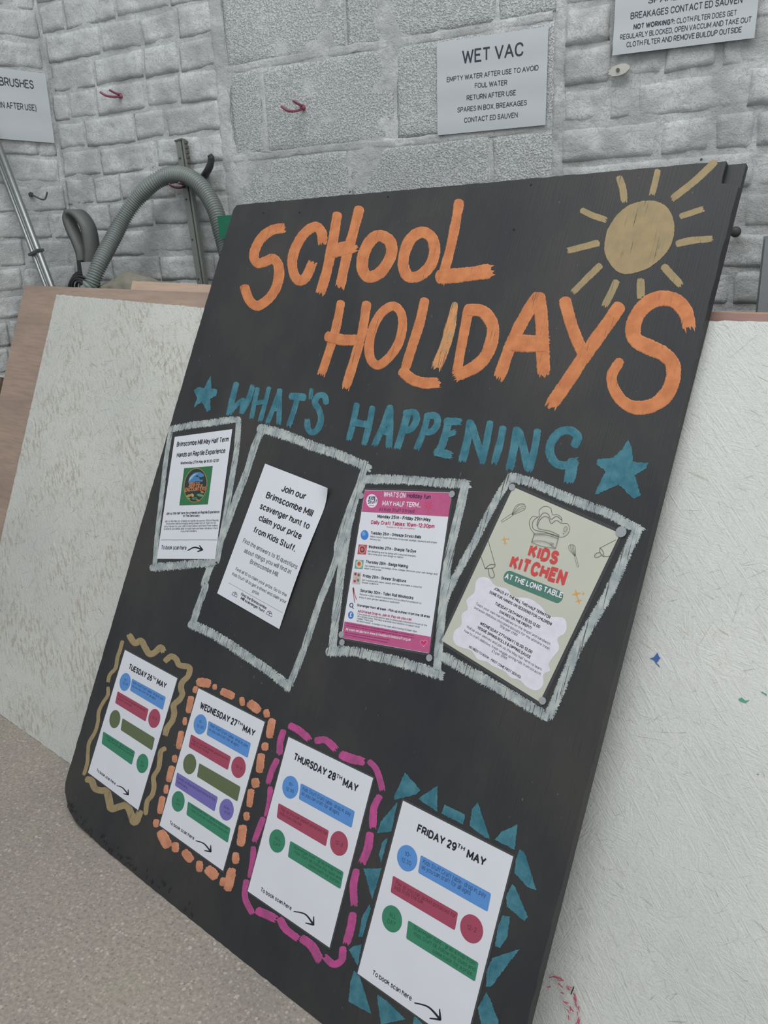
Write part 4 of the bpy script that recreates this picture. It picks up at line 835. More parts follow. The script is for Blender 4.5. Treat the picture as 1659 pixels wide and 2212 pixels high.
def lift(o):
    for v in o.data.vertices: v.co.z += wv(v.co.x, v.co.y)
lift(rule(P, r, *D2([(580, 262), (968, 478)]), .5, INKL))
for c in ((628, 345), (875, 483)):
    q = D2([c])[0]; cc = P.px(q); vs, fs = [], []
    k = .0085
    arc = [(cc.x-.001+k*math.cos(t*math.pi/8), cc.y-.004+k*1.0*math.sin(t*math.pi/8)) for t in range(9)]
    def fr(a, b, vs=vs, fs=fs):
        dx, dy = b[0]-a[0], b[1]-a[1]; l = math.hypot(dx, dy); nx, ny = -dy/l*.0004, dx/l*.0004; n = len(vs)
        vs += [(a[0]+nx, a[1]+ny, .0004), (a[0]-nx, a[1]-ny, .0004), (b[0]-nx, b[1]-ny, .0004), (b[0]+nx, b[1]+ny, .0004)]; fs.append((n, n+1, n+2, n+3))
    for a, b in list(zip(arc, arc[1:]))+[(arc[8], arc[0]), ((cc.x-.001, cc.y-.004), arc[4]), ((cc.x-.001, cc.y), arc[2]), ((cc.x-.001, cc.y), arc[6])]: fr(a, b)
    lift(mesh('bug_icon', vs, fs, INK, r))
# craft programme with magenta bands
r, P = poster('craft_programme', BOARD, [(788.3, 1058.4), (975.9, 1064.1), (927.3, 1411.7), (738.6, 1377.8)], 'laminated craft programme with magenta top and bottom bands, inside third white frame', film=.004)
mg = plain((182, 88, 132), .4); dk = plain((58, 40, 78), .4); rdm = plain((178, 52, 88), .4); wh = plain((222, 220, 228), .4)
flatpoly('colour_band', P, r, mg, D3([(436, 349), (1263, 375), (1234, 602), (405, 555)])); flatpoly('colour_band', P, r, mg, D3([(240, 1602), (1072, 1752), (1050, 1906), (217, 1758)]))
flatpoly('shop_badge', P, r, wh, ellpx(D3([(502, 452)])[0], 53*s3, 65*s3), .0003)
nav = plain((36, 62, 104), .4)
text(P, r, 'Kids', [(472, 446), (536, 440)], 34, nav, .02, D3, h=.0006); text(P, r, 'Stuff', [(462, 482), (547, 476)], 32, nav, .02, D3, h=.0006); text(P, r, 'Stroud', [(478, 500), (520, 500)], 10, rdm, .02, D3, h=.0006)
for s, ab, cap, m, b in (("WHAT'S ON", [(612, 412), (820, 425)], 42, wh, .01), ('Holiday fun', [(838, 422), (1060, 436)], 36, dk, .015), ('MAY HALF TERM...', [(598, 496), (970, 516)], 40, wh, .01), ('At Kids Stuff Stroud', [(568, 548), (905, 565)], 28, dk, .0),
        ('Monday 25th - Friday 29th May', [(553, 614), (1062, 648)], 28, INK, .016), ('Daily Craft Tables: 10am-12:30pm', [(492, 672), (1098, 714)], 32, rdm, .016), ('Suitable for all ages and abilities.', [(642, 706), (915, 724)], 11, rdm, 0),
        ('Tuesday 26th - Orbeeze Stress Balls', [(490, 770), (970, 812)], 25, INK, .014), ('Wednesday 27th - Sharpie Tie Dye', [(468, 902), (922, 948)], 25, INK, .014), ('Thursday 28th - Badge Making', [(443, 1045), (845, 1092)], 25, INK, .014), ('Friday 29th - Skewer Sculpture', [(415, 1180), (827, 1232)], 25, INK, .014), ('Saturday 30th - Toilet Roll Windsocks', [(390, 1320), (897, 1394)], 25, INK, .014), ('Scavanger Hunt all week - Pick up a sheet from the till area', [(360, 1457), (1053, 1570)], 21, INK, .014), ('All Offered: Drop-in, Join-in, Pay-as-you-can', [(367, 1515), (880, 1598)], 22, rdm, .014),
        ('All event details here: www.strouddistrictkidsstuff.org.uk', [(250, 1688), (872, 1792)], 22, wh, .01)):
    text(P, r, s, ab, cap, m, b, D3)
for s, ab in (('Make a water bead Orbreeze stress ball, squidge, squeeze and shape', [(485, 798), (1122, 858)]), ('sensory fun.', [(482, 822), (585, 834)]), ('Get designing and tie dying with coloured sharpies.', [(460, 938), (925, 988)]), ('Take home your own design on fabric!', [(458, 964), (800, 1000)]), ('Get making your own badge, draw, collage, decorate your own design and', [(435, 1078), (1127, 1160)]), ('wear it with pride!', [(430, 1102), (590, 1122)]), ('Get creative with paper, beads and clay and make a colourful', [(408, 1214), (975, 1284)]), ('Skewer sculpture!', [(405, 1238), (562, 1256)]), ('Recycle a toilet roll and transform it into a colourful windsock to', [(385, 1350), (975, 1438)]), ('enjoy in your garden, window or bedroom!', [(380, 1378), (762, 1434)]),
        ('If you enjoy our activities and are able to, please pop a donation in the pot at the', [(365, 1538), (1027, 1650)]), ('till or donate online. This helps us provide more sessions to support local', [(362, 1560), (955, 1664)]), ('families. Thank you!', [(360, 1582), (510, 1608)]), ('No need to book - A member of the team will be hosting 10:30am-12pm.', [(357, 1604), (935, 1710)])):
    text(P, r, s, ab, 14, INKL, 0.0, D3)
flatpoly('picture_ball', P, r, plain((66, 124, 196)), ellpx(D3([(432, 778)])[0], 37*s3, 47*s3)); flatpoly('picture_ball', P, r, plain((104, 158, 216)), ellpx(D3([(424, 764)])[0], 18*s3, 22*s3), .0003)
def sq(c, w, h, col, hh=.0002):
    x, y = c; flatpoly('picture', P, r, plain(col), D3([(x-w/2+6, y-h/2), (x+w/2+6, y-h/2+5), (x+w/2-6, y+h/2), (x-w/2-6, y+h/2-5)]), hh)
sq((410, 916), 82, 98, (178, 88, 92)); flatpoly('picture', P, r, plain((206, 140, 140)), ellpx(D3([(410, 916)])[0], 32*s3, 40*s3), .0003); flatpoly('picture', P, r, plain((90, 60, 66)), ellpx(D3([(410, 916)])[0], 24*s3, 30*s3), .0004); flatpoly('picture', P, r, plain((190, 104, 108)), ellpx(D3([(410, 916)])[0], 14*s3, 18*s3), .0005)
sq((380, 1058), 78, 90, (92, 160, 168)); flatpoly('picture', P, r, plain((206, 190, 150)), ellpx(D3([(380, 1056)])[0], 32*s3, 38*s3), .0003); flatpoly('picture', P, r, plain((196, 84, 84)), ellpx(D3([(380, 1052)])[0], 16*s3, 20*s3), .0004)
sq((357, 1190), 74, 118, (186, 178, 176)); 
for c, col in (((345, 1150), (156, 60, 66)), ((338, 1218), (160, 66, 72)), ((370, 1210), (70, 130, 110)), ((376, 1160), (120, 100, 90)), ((352, 1190), (200, 160, 160))): flatpoly('picture', P, r, plain(col), ellpx(D3([c])[0], 12*s3, 14*s3, 12), .0003)
strokes('picture', P, r, plain((120, 60, 60)), [(D3([(324, 1285), (328, 1320)]), 3.6)], flat=True, h=.0002); strokes('picture', P, r, plain((178, 60, 76)), [(D3([(330, 1320), (355, 1395)]), 1.4), (D3([(326, 1320), (334, 1400)]), 1.2)], flat=True, h=.0003); strokes('picture', P, r, plain((40, 50, 80)), [(D3([(322, 1320), (338, 1425)]), 1)], flat=True, h=.0002)
ring(P, r, D3([(306, 1448)])[0], 15*s3, 19*s3, 1.8, nav, .0003, name='picture_lens'); strokes('picture_lens', P, r, nav, [(D3([(313, 1465), (326, 1480)]), 1.6)], flat=True, h=.0003)
flatpoly('pound_badge', P, r, plain((66, 124, 196)), ellpx(D3([(301, 1543)])[0], 27*s3, 36*s3)); text(P, r, '\u00a3', [(290, 1560), (312, 1560)], 34, wh, .02, D3, h=.0005)
vs, fs = [], []
cx0, cy0 = D3([(1040, 495)])[0]
for i in range(8):
    a = i*math.pi/4; stroke(P, [(cx0+3*math.cos(a), cy0+3*math.sin(a)), (cx0+8.5*math.cos(a), cy0+9.5*math.sin(a))], 1.8, flat=True, h=.0003, vs=vs, fs=fs)
mesh('sunburst', vs, fs, plain((206, 60, 92)), r)
heart = [(997+34*(16*math.sin(t)**3)/16, 1808-34*(13*math.cos(t)-5*math.cos(2*t)-2*math.cos(3*t)-math.cos(4*t))/16) for t in [i*math.pi/14 for i in range(28)]]
flatpoly('heart', P, r, plain((206, 48, 96)), D3([(997+(x-997)*.75, 1808+(y-1808)*.75) for x, y in heart]), .0003)
vs, fs = [], []
for x, y in D3(heart): stroke(P, [(x-.3, y), (x+.3, y)], .7, flat=True, h=.0003, vs=vs, fs=fs)
mesh('heart_dots', vs, fs, wh, r)
# lines of the footer too blurred in the photo to read: broken dark rules
vs, fs = [], []
for a, b in (((262, 1622), (905, 1740)), ((258, 1642), (900, 1762)), ((248, 1710), (668, 1780)), ((246, 1730), (655, 1806))):
    t = 0.0
    while t < 1:
        l = random.uniform(.02, .06); u0 = t; u1 = min(1, t+l); t = u1+.012
        stroke(P, D3([(a[0]+(b[0]-a[0])*u0, a[1]+(b[1]-a[1])*u0), (a[0]+(b[0]-a[0])*u1, a[1]+(b[1]-a[1])*u1)]), 1.5, flat=True, h=.0003, vs=vs, fs=fs)
tag(mesh('small_print', vs, fs, plain((120, 48, 98)), r), kind='stuff')
DOT = plain((150, 156, 160), .3)
for c in ((218, 1805), (1052, 1952), (1268, 388), (402, 405), (212, 1730)): disc('tack_dot', P, r, DOT, D3([c])[0], .0062, .0002, 14, .0012)
# kitchen poster
r, P = poster('kitchen_poster', BOARD, [(1106.4, 1050.7), (1335.1, 1150.5), (1171.5, 1519.3), (958, 1386.2)], 'cream laminated kids kitchen poster with red title and chef hat, inside rightmost white frame', mat=M_CREAM, film=.005)
rk = plain((196, 76, 76), .45); tk = plain((78, 122, 110), .45); LNK = plain((70, 72, 72), .5); orr = plain((206, 156, 84), .45)
text(P, r, 'KIDS', [(716, 804), (944, 872)], 94, rk, .045, D4, name='heading'); text(P, r, 'KITCHEN', [(572, 893), (1005, 1032)], 100, rk, .045, D4, name='heading')
vs, fs = stroke(P, D4([(572, 960), (958, 1115)]), 100*s4, flat=True, h=.0002)
mesh('title_bar', vs, fs, tk, r)
text(P, r, 'AT THE LONG TABLE', [(540, 972), (985, 1128)], 40, wh, .02, D4, h=.0006)
flatpoly('text_cloud', P, r, plain((212, 212, 224), .5), smoothline(D4([(318, 1000), (350, 965), (415, 970), (470, 1028), (560, 1055), (610, 1112), (735, 1130), (825, 1190), (885, 1265), (1000, 1280), (1025, 1345), (1008, 1400), (955, 1440), (965, 1520), (915, 1590), (885, 1640), (895, 1690), (845, 1720), (842, 1800), (790, 1845), (715, 1818), (660, 1765), (590, 1745), (540, 1695), (450, 1655), (400, 1620), (330, 1600), (280, 1535), (180, 1500), (142, 1450), (150, 1385), (205, 1330), (208, 1250), (255, 1210), (245, 1140), (305, 1080)]), 3, True), .0002)
for s, ab, cap, b in (('JOIN US AT THE MILL THIS HALF TERM FOR', [(457, 1058), (893, 1289)], 22, .014), ('SOME FUN, HANDS-ON SESSIONS FOR CHILDREN!', [(421, 1086), (903, 1341)], 22, .014), ('TUESDAY 26TH MAY | 10:30-12.00', [(465, 1176), (812, 1363)], 23, .014), ("S'MORES ON THE FIREPIT!", [(497, 1238), (745, 1369)], 21, .014), ('WEDNESDAY 27TH MAY | 10:30-12.00', [(347, 1329), (752, 1559)], 23, .014), ('VEGGIE SPRING ROLLS & DIPPING SAUCE', [(327, 1361), (738, 1598)], 22, .014), ('NO NEED TO BOOK - FIRST COME FIRST SERVED', [(262, 1510), (665, 1754)], 19, .008)):
    text(P, r, s, ab, cap, INK, b, D4)
for s, ab in (('Toast your own marshmallows on the firepit and sandwich', [(315, 1176), (893, 1493)]), ('between delicious chocolate biscuits for the ultimate treat', [(303, 1206), (888, 1530)]), ('50p per child.', [(503, 1350), (640, 1424)]), ('Roll up your sleeves and join us this May half term to learn', [(246, 1356), (827, 1692)]), ('how to craft delicious, fresh veggie spring rolls from scratch.', [(224, 1386), (822, 1729)]), ('\u00a31 per child', [(440, 1546), (555, 1604)])):
    text(P, r, s, ab, 20, INKL, 0, D4)
def art(name, lst, w=.9): strokes(name, P, r, LNK, [(D4(p), w) for p in lst], flat=True, h=.0003, step=3)
art('chef_hat_drawing', [[(775, 625), (742, 580), (735, 530), (760, 490), (808, 492), (812, 440), (855, 410), (900, 425), (915, 475), (950, 475), (985, 500), (990, 542), (1030, 545), (1048, 585), (1030, 630), (990, 652), (965, 648)], [(800, 495), (762, 530), (770, 590), (860, 612), (965, 645)], [(795, 560), (800, 525), (840, 465), (880, 470), (905, 512), (945, 488), (990, 520)], [(800, 560), (815, 520), (850, 490), (885, 500), (905, 545), (945, 520), (985, 545)], [(800, 555), (810, 585), (900, 605), (970, 638)], [(775, 625), (755, 690)], [(965, 650), (940, 740)], [(775, 622), (870, 622), (965, 652)], [(772, 634), (870, 636), (962, 664)], [(755, 690), (790, 680), (870, 690), (940, 740)], [(755, 692), (830, 722), (940, 740)], [(1010, 605), (1008, 585), (1025, 570), (1035, 585), (1020, 612), (1010, 605)], [(1000, 620), (1008, 632), (1010, 622)], [(900, 695), (930, 705)], [(905, 705), (930, 712)]])
art('whisk_drawing', [[(516, 522), (594, 470), (604, 482), (524, 532), (516, 522)], [(598, 472), (630, 408), (680, 388), (705, 410), (690, 440), (602, 478)], [(600, 472), (650, 405), (695, 398)], [(600, 474), (665, 418), (704, 412)], [(602, 476), (675, 430), (698, 428)]], .6)
art('whisk_drawing', [[(1118, 878), (1108, 880), (1086, 800), (1096, 798), (1118, 878)], [(1088, 798), (1044, 745), (1045, 715), (1072, 708), (1092, 730), (1095, 796)], [(1090, 796), (1056, 740), (1058, 712)], [(1091, 796), (1070, 740), (1070, 710)], [(1092, 796), (1082, 740), (1080, 715)]], .6)
art('rolling_pin_drawing', [[(412, 672), (468, 868)], [(357, 802), (390, 895)], [(390, 895), (430, 865), (468, 868), (450, 892), (390, 895)], [(416, 897), (424, 950), (442, 968), (464, 952), (444, 888)]])
art('rolling_pin_drawing', [[(1408, 672), (1285, 735)], [(1358, 800), (1315, 803)], [(1285, 735), (1285, 770), (1315, 803), (1308, 760), (1285, 735)], [(1288, 768), (1252, 780), (1244, 803), (1266, 808), (1303, 788)]])
for (x, y), k in (((540, 668), 27), ((570, 664), 12), ((547, 697), 17), ((1100, 1092), 38), ((1154, 1090), 17), ((1118, 1147), 28)):
    flatpoly('sparkle_print', P, r, orr, D4([(x+k*(1 if i % 2 == 0 else .3)*math.sin(i*math.pi/4+.2), y+k*(1 if i % 2 == 0 else .3)*math.cos(i*math.pi/4+.2)) for i in range(8)]), .0002)
for c in ((600, 262), (1450, 610), (838, 1925)): disc('tack_dot', P, r, DOT, D4([c])[0], .0085 if c[0] > 1000 else .006, .0002, 14, .0012)
# wall signs
def wave_h(x, y): return .0008+.0006*math.sin(y*75)
r, P = poster('wall_sign', WALL, [(945.1, 93.4), (1186.7, 57.7), (1179.8, 270.3), (947.6, 293.2)], 'white paper sign headed WET VAC taped on the concrete block wall', mat=M_SIGN, lift=.006, wave=wave_h, cat='sign', group='paper signs on the painted walls')
for s, ab, cap in (('WET VAC', [(430, 605), (1008, 527)], 130), ('EMPTY WATER AFTER USE TO AVOID', [(285, 777), (1150, 663)], 50), ('FOUL WATER', [(550, 834), (855, 803)], 50), ('RETURN AFTER USE', [(473, 949), (935, 898)], 50), ('SPARES IN BOX, BREAKAGES', [(385, 1063), (1040, 992)], 50), ('CONTACT ED SAUVEN', [(450, 1160), (955, 1108)], 50)):
    text(P, r, s, ab, cap, plain((58, 64, 74)), .004, Z4, wave=wave_h)
lx, ly = (505, 425), (1560, 295)
c0 = WALL.px(Z5([lx])[0]); c1 = WALL.px(Z5([ly])[0]); e = (c1-c0).normalized(); up = Vector((-e.y, e.x, 0))
def topx(p, P=WALL):
    v = P.M @ p; d = RC.transposed() @ (v-EYE); return (CX+F*d.x/-d.z, CY-F*d.y/-d.z)
r, P = poster('wall_sign', WALL, [topx(c0+up*.21), topx(c1+up*.21), topx(c1), topx(c0)], 'white paper sign on brick about a blocked cloth filter, at the upper right', mat=M_SIGN, lift=.016, wave=wave_h, cat='sign', group='paper signs on the painted walls')
for s, ab, cap, b in (('SPARES IN BOX,', [(762, 30), (1300, -45)], 52, .0), ('BREAKAGES CONTACT ED SAUVEN', [(630, 146), (1467, 22)], 52, .0), ('NOT WORKING?:', [(652, 223), (960, 180)], 42, .02), ('CLOTH FILTER DOES GET', [(975, 178), (1422, 115)], 42, .0), ('REGULARLY BLOCKED, OPEN VACCUM AND TAKE OUT', [(552, 300), (1532, 166)], 42, .0), ('CLOTH FILTER AND REMOVE BUILDUP OUTSIDE', [(600, 356), (1460, 242)], 42, .0)):
    text(P, r, s, ab, cap, plain((58, 64, 74)), b+.004, Z5, wave=wave_h)
cr = LEFT.px((94.5, 161)); cb = LEFT.px((114.8, 310)); up = (cr-cb).normalized(); e = Vector((up.y, -up.x, 0))
def tl_(p): return topx(p, LEFT)
r, P = poster('wall_sign', LEFT, [tl_(cr-e*.297), tl_(cr), tl_(cb), tl_(cb-e*.297)], 'white paper brushes sign on the left wall, cut by the photo edge', mat=M_SIGN, lift=.012, wave=wave_h, cat='sign', group='paper signs on the painted walls')
text(P, r, 'BRUSHES', [(-3, 547), (218, 570)], 55, plain((58, 64, 74)), .004, ZW, wave=wave_h)
text(P, r, '(RETURN AFTER USE)', [(-118, 680), (234, 712)], 42, plain((58, 64, 74)), .004, ZW, wave=wave_h)

# ------------------------------------------------------------------ hooks and fixings on the wall
def wv3(q, pts, offs):             # points in the room: photo position at given distance out from the back wall
    return [world_at(p, DW-o) for p, o in zip(q(pts), offs)]
def hook(name, label, q, A, oa, B, ob, mat, r_=.0035, plate=True):
    base = world_at(q([A[0]])[0], DW); rt = root(name, Matrix.Translation(base), label, 'hook', 'metal hooks in the painted walls')
    for i, (pts, off) in enumerate(((A, oa), (B, ob))):
        if not pts: continue
        w = [p-base for p in smooth3(wv3(q, pts, off), 8)]
        vs, fs = tube(w, r_, 10); mesh('prong', vs, fs, mat, rt, True)
    if plate:
        vs, fs = tube([Vector((0, .02, 0)), Vector((0, -.014, 0))], .0065, 12); mesh('collar', vs, fs, mat, rt, True)
    return rt
PKM = plain((138, 72, 92), .4, .5)
hook('wall_hook', 'red double prong hook on brick between the brushes sign and block wall', ZW, [(782, 618), (730, 620), (680, 612), (640, 588)], [0, .035, .06, .07], [(780, 605), (740, 597), (700, 575)], [0, .03, .05], PKM)
hook('wall_hook', 'red double prong hook on the concrete blocks, left of the wet vac sign', Z3, [(565, 745), (510, 765), (450, 762), (405, 730)], [0, .035, .06, .07], [(562, 728), (530, 720), (488, 695)], [0, .03, .05], PKM)
hook('wall_hook', 'dark red hook on brick holding up the grey corrugated hose', E8, [(1190, 500), (1130, 520), (1060, 515), (1015, 488)], [0, .06, .10, .115], [(1190, 492), (1150, 490), (1105, 478)], [0, .06, .105], plain((104, 62, 74), .4, .5))
DKM = plain((70, 72, 74), .45, .4)
base = LEFT.M @ LEFT.px(ZW([(195, 1245)])[0]); rt = root('wall_hook', Matrix.Translation(base), 'dark bent wire hook in the left brick wall beside the metal pole', 'hook', 'metal hooks in the painted walls')
def lw(p, o): a = LEFT.px(ZW([p])[0], o); return LEFT.M @ a - base
vs, fs = tube(smooth3([lw((195, 1248), -.01), lw((215, 1252), .02), lw((265, 1275), .035), (lw((290, 1270), .04)), lw((302, 1228), .045)], 6), .0028, 8); mesh('prong', vs, fs, DKM, rt, True)
a = lw((195, 1245), 0); mesh('collar', *tube([a-DL.cross(Z)*.02, a+DL.cross(Z)*.008], .008, 6), DKM, rt)
# thick rubber coated hook above the hose
rt = root('coat_hook', Matrix.Translation(world_at(E8([(1330, 425)])[0], DW)), 'black curved rubber coated hook on brick above the hose', 'hook')
w = [p-rt.matrix_world.translation for p in smooth3(wv3(E8, [(1320, 430), (1355, 380), (1385, 320), (1395, 260), (1380, 225)], [-.01, .03, .045, .05, .055]), 6)]
mesh('prong', *tube(w, [.011]*13+[.010]*8+[.008]*4, 12), plain((58, 60, 62), .5, .4), rt, True)
# small screw boss on the right-hand brick
rt = root('wall_plug', Matrix.Translation(world_at(Z5([(550, 528)])[0], DW-.012)), 'small painted oval fixing plate with a screw on brick below the right sign', 'fixing')
pts = [(.024*math.cos(t*math.pi/10)*(1+.1*math.sin(3*t)), .012*math.sin(t*math.pi/10)) for t in range(20)]
vs, fs = prism(pts, 0, .010); vs = [(x, -z, y+x*.12) for x, y, z in vs]; mesh('plate', vs, [f[::-1] for f in fs], plain((186, 186, 180), .6), rt)
vs, fs = tube([Vector((-.002, -.009, 0)), Vector((-.002, -.014, 0))], .004, 12); mesh('screw', vs, fs, plain((96, 94, 90), .4), rt)
rt = root('coat_peg', Matrix.Translation(world_at(Z6([(848, 800)])[0], DW-.004)), 'small dark round peg on brick beside the right edge of the notice board', 'peg')
vs, fs = tube([Vector((0, .02, 0)), Vector((0, -.03, 0))], .006, 12); tube([Vector((0, -.03, 0)), Vector((0, -.034, 0)), Vector((0, -.044, 0)), Vector((0, -.048, 0))], [.006, .012, .012, .006], 14, vs, fs); mesh('knob_head', vs, fs, plain((66, 66, 68), .45), rt, True)

# ------------------------------------------------------------------ things behind the sheets
# grey corrugated hose over its hook
PT = [(300, 1500), (330, 1370), (400, 1190), (500, 1000), (600, 810), (720, 630), (860, 490), (1000, 415), (1130, 405), (1250, 460), (1350, 570), (1430, 720), (1475, 880), (1520, 1050), (1570, 1240)]
OF = [.255, .25, .22, .17, .125, .095, .078, .06, .062, .065, .07, .08, .09, .10, .12]
PW = wv3(E8, PT, OF); PW = [PW[0]+Vector((-.03, .06, -.20))]+PW
path = smooth3(PW, 30)
last = path[-1]; path += [last+(Vector((last.x+.05, 1.95, .05))-last)*(i/60) for i in range(1, 61)]
# even spacing
L = [0]
for a, b in zip(path, path[1:]): L.append(L[-1]+(b-a).length)
def at(s):
    import bisect
    i = min(max(bisect.bisect(L, s)-1, 0), len(path)-2); return path[i].lerp(path[i+1], (s-L[i])/max(1e-9, L[i+1]-L[i]))
pitch = .0078; nr = int(L[-1]/pitch); pp, rr = [], []
for i in range(nr):
    for f_, q_ in ((0, .0192), (.25, .0215), (.5, .0256), (.75, .0215)):
        pp.append(at((i+f_)*pitch)); rr.append(q_)
hs = mesh('corrugated_hose', *tube(pp, rr, 18), plain((122, 132, 130), .4, .5), None, True)
tag(hs, 'grey corrugated vacuum hose arched over a wall hook left of the notice board', 'hose')
# slotted metal upright with a toothed top
rt0 = world_at(E8([(1125, 100)])[0], DW-.022); rt1 = world_at(E8([(1320, 1380)])[0], DW-.045); d = (rt1-rt0); d = d*((rt0.z-.003)/-d.z) if d.z else d
foot = rt0+d; ln = d.length; zax = (-d).normalized(); xax = Vector((0, -1, 0)).cross(zax)*-1; xax = (Vector((1, 0, 0))-zax*zax.x).normalized(); yax = zax.cross(xax)
bar = root('metal_upright', frame(foot, xax, yax, zax), 'grey slotted metal bar with toothed top leaning on brick behind the hose', 'bar')
vs, fs = box(-.016, .004, -.008, .008, 0, ln); box(.009, .016, -.008, .008, 0, ln, vs, fs); box(.004, .009, .0, .008, 0, ln, vs, fs); mesh('rail', vs, fs, plain((124, 128, 124), .45, .5, .3), bar)
vs, fs = [], []
for i in range(5): box(.016, .021, -.007, .006, ln-.012-i*.014, ln-.004-i*.014, vs, fs)
mesh('rack_teeth', vs, fs, plain((92, 92, 88), .5), bar)
mesh('end_cap', *box(-.018, .010, -.010, .010, ln-.001, ln+.004), plain((88, 86, 80), .5), bar)
for k in range(4): mesh('screw', *tube([Vector((-.008, -.008, ln-.05-k*.12)), Vector((-.008, -.0095, ln-.05-k*.12))], .003, 8), plain((60, 60, 60)), bar)
# ribbed aluminium pole at the left
A_ = LEFT.M @ LEFT.px(Z2([(70, 0)])[0], .075); B_ = LEFT.M @ LEFT.px(Z2([(312, 640)])[0], .16); d = B_-A_; top = A_-d*1.6; d2 = B_-top; d2 = d2*((top.z-.004)/-d2.z); foot = top+d2
zax = (-d2).normalized(); xax = (Vector((1, 0, 0))-zax*zax.x).normalized(); yax = zax.cross(xax); pole = root('metal_pole', frame(foot, xax, yax, zax), 'ribbed silver metal pole leaning in the left corner by the brushes sign', 'pole')
ln = d2.length; MT = plain((150, 154, 154), .40, .6, .85)
for x, rr_ in ((-.016, .0075), (-.004, .0065), (.011, .0105)): mesh('tube', *tube([Vector((x, 0, 0)), Vector((x, 0, ln))], rr_, 14), MT, pole, True)
jz = ((LEFT.M @ LEFT.px(Z2([(245, 433)])[0], .12))-foot).dot(zax); mesh('joint_sleeve', *box(-.026, .024, -.013, .013, jz-.004, jz+.004), plain((96, 98, 98), .4, .5, .6), pole)
# vacuum cleaner standing behind the sheets: drum, cord, strap handle
DR = plain((62, 64, 66), .45, .4)
vb = Vector((world_at(E8([(250, 1350)])[0], 1.96).x+.02, 1.975, 0)); vac = root('vacuum_cleaner', Matrix.Translation(vb), 'dark vacuum cleaner with strap handle and coiled cord standing behind the plywood', 'vacuum cleaner')
zt = world_at(E8([(200, 1420)])[0], 1.96).z
prof = [(.0, .02), (.115, .02), (.12, .06), (.12, zt-.25), (.125, zt-.24), (.125, zt-.20), (.11, zt-.15), (.07, zt-.12), (.0, zt-.105)]
vs, fs = [], []
for r_, z_ in prof: vs += [(r_*math.cos(k*math.pi/12), r_*math.sin(k*math.pi/12), z_) for k in range(24)]
for i in range(len(prof)-1):
    for k in range(24): fs.append((i*24+k, i*24+(k+1) % 24, (i+1)*24+(k+1) % 24, (i+1)*24+k))
mesh('drum', vs, fs, DR, vac, True)
for sx in (-1, 1):
    for sy in (-1, 1): mesh('castor', *tube([Vector((sx*.075, sy*.075-.012, .022)), Vector((sx*.075, sy*.075+.012, .022))], .022, 14), plain((40, 40, 42)), vac)
# strap handle: flat band
hp = smooth3(wv3(E8, [(320, 1330), (330, 1150), (318, 1000), (285, 860), (215, 760), (150, 735), (122, 790), (150, 890), (205, 1010), (245, 1130), (262, 1330)], [.17]*11), 8)
hp = [hp[0]-Vector((0, 0, .1))]+hp+[hp[-1]-Vector((0, 0, .1))]
vs, fs = [], []
for i, p in enumerate(hp):
    a = hp[max(i-1, 0)]; c = hp[min(i+1, len(hp)-1)]; t = (c-a).normalized(); n_ = Vector((0, 1, 0)).cross(t).normalized()
    wd_ = .022 if i < 44 else .018; th = .007
    yo = Vector((-.35, -1, 0)).normalized()*wd_
    for s, u_ in ((-1, -1), (1, -1), (1, 1), (-1, 1)): vs.append(p-vb+n_*th*s+yo*u_)
for i in range(len(hp)-1):
    for k in range(4): fs.append((i*4+k, i*4+(k+1) % 4, (i+1)*4+(k+1) % 4, (i+1)*4+k))
mesh('handle', vs, fs, plain((96, 100, 98), .5, .4), vac, True)
for k in range(5):
    r_ = .050-.006*k; c = world_at(E8([(235, 1425)])[0], 1.92-.009*k); c.z -= .01
    loop = [c-vb+Vector((r_*1.15*math.cos(t*math.pi/14), .010*math.sin(t*math.pi/14+k), (r_*1.25)*math.sin(t*math.pi/14))) for t in range(28)]
    mesh('cord_loop', *tube(loop, .0042, 8, closed=True), plain((46, 47, 48), .45), vac, True)
c = world_at(E8([(292, 1290)])[0], 1.91)-vb; mesh('grey_tag', *box(c.x-.020, c.x+.022, c.y-.004, c.y+.004, c.z-.07, c.z+.035), plain((150, 154, 154)), vac)
tag(vac.children[-1], 'pale grey plastic tag')
c = world_at(E8([(225, 1205)])[0], 1.95)-vb; mesh('switch_lug', *box(c.x-.009, c.x+.009, c.y-.006, c.y+.006, c.z-.10, c.z+.012), plain((52, 52, 54)), vac)
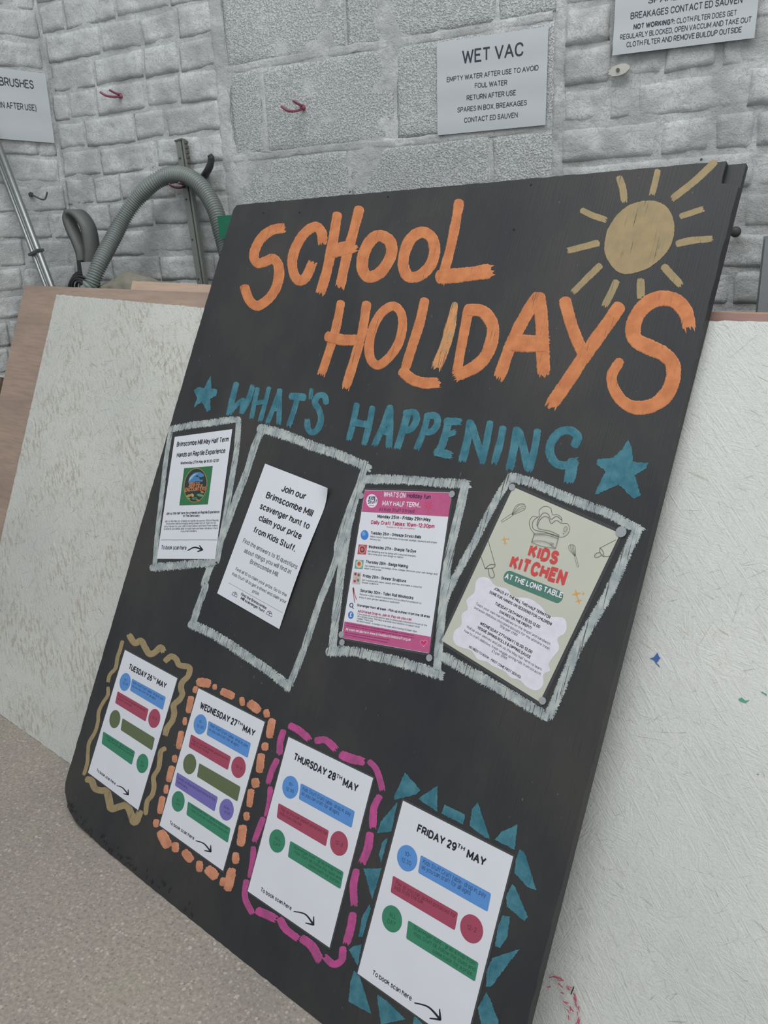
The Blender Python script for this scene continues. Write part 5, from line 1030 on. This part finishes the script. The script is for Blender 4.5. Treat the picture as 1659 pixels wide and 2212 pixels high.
# grey beige filter cloth
def clothbase(p): return world_at(E8([p])[0], 1.93)
l0, l1 = clothbase((430, 1415)), clothbase((880, 1400)); topz = clothbase((700, 1285)).z
vs, fs = [], []; nx, ny = 34, 16
for j in range(ny+1):
    for i in range(nx+1):
        u_ = i/nx; v_ = j/ny; a = u_*math.pi; hgt = 1.3*(math.sin(a)**.7)*(.62+.38*math.sin(a*.9+.6))
        x = l0.x-.02+(l1.x-l0.x+.06)*u_; hz = (topz-l0.z)*hgt*math.sin(math.pi*min(1, .12+v_*.88))
        vs.append((x, 1.90+.10*v_, l0.z-.01+hz+.006*fbm(x*12, v_*3, 3)+.003*math.sin(u_*14+v_*5)))
for j in range(ny):
    for i in range(nx): a = j*(nx+1)+i; fs.append((a, a+1, a+nx+2, a+nx+1))
# a sack body under the crumpled top, down to the floor
b = len(vs); ring_ = [i for i in range(nx+1)]+[j*(nx+1)+nx for j in range(1, ny+1)]+[ny*(nx+1)+i for i in range(nx-1, -1, -1)]+[j*(nx+1) for j in range(ny-1, 0, -1)]
for lv in (.66, .33, 0):
    for k in ring_: x, y, z = vs[k]; vs.append((x+.02*math.sin(k+lv*9)*.5, y+.01*math.cos(k*.8), max(.002, (l0.z)*lv)))
R_ = len(ring_)
for k in range(R_):
    m_ = (k+1) % R_; fs.append((ring_[k], b+k, b+m_, ring_[m_]))
    for q_ in (0, 1): fs.append((b+q_*R_+k, b+(q_+1)*R_+k, b+(q_+1)*R_+m_, b+q_*R_+m_))
tag(mesh('cloth_sack', vs, fs, plain((132, 130, 120), .85, .1, 0, .12, 40), None, True), 'crumpled grey beige cloth sack behind the plywood, right of the hose foot', 'sack')
# green nozzle tip by the board corner
gb = world_at((487, 483), DW-.14)
rt = root('green_tool', Matrix.Translation(gb), 'small green plastic tool edge hung at the hose, left corner of the board', 'tool')
mesh('head', *box(-.022, .05, -.006, .006, -.040, .022), plain((36, 110, 84), .45), rt)
mesh('shaft', *tube([Vector((.03, 0, -.035)), Vector((.06, .02, -gb.z+.001))], .008, 10), plain((90, 92, 92), .5), rt, True)
# grey panel at the right edge
rp = root('grey_cabinet', Matrix.Translation(Vector((0, 0, 0))), 'smooth blue grey cabinet side at the right edge, in front of brick', 'cabinet')
g0 = world_at((1652, 510), 1.75); 
mesh('carcass', *box(g0.x, g0.x+.5, 1.70, 1.95, .0, g0.z), plain((128, 134, 138), .5, .3), rp)
mesh('door', *box(g0.x+.004, g0.x+.496, 1.684, 1.699, .06, g0.z-.004), plain((134, 140, 144), .45, .3), rp)

run_text()
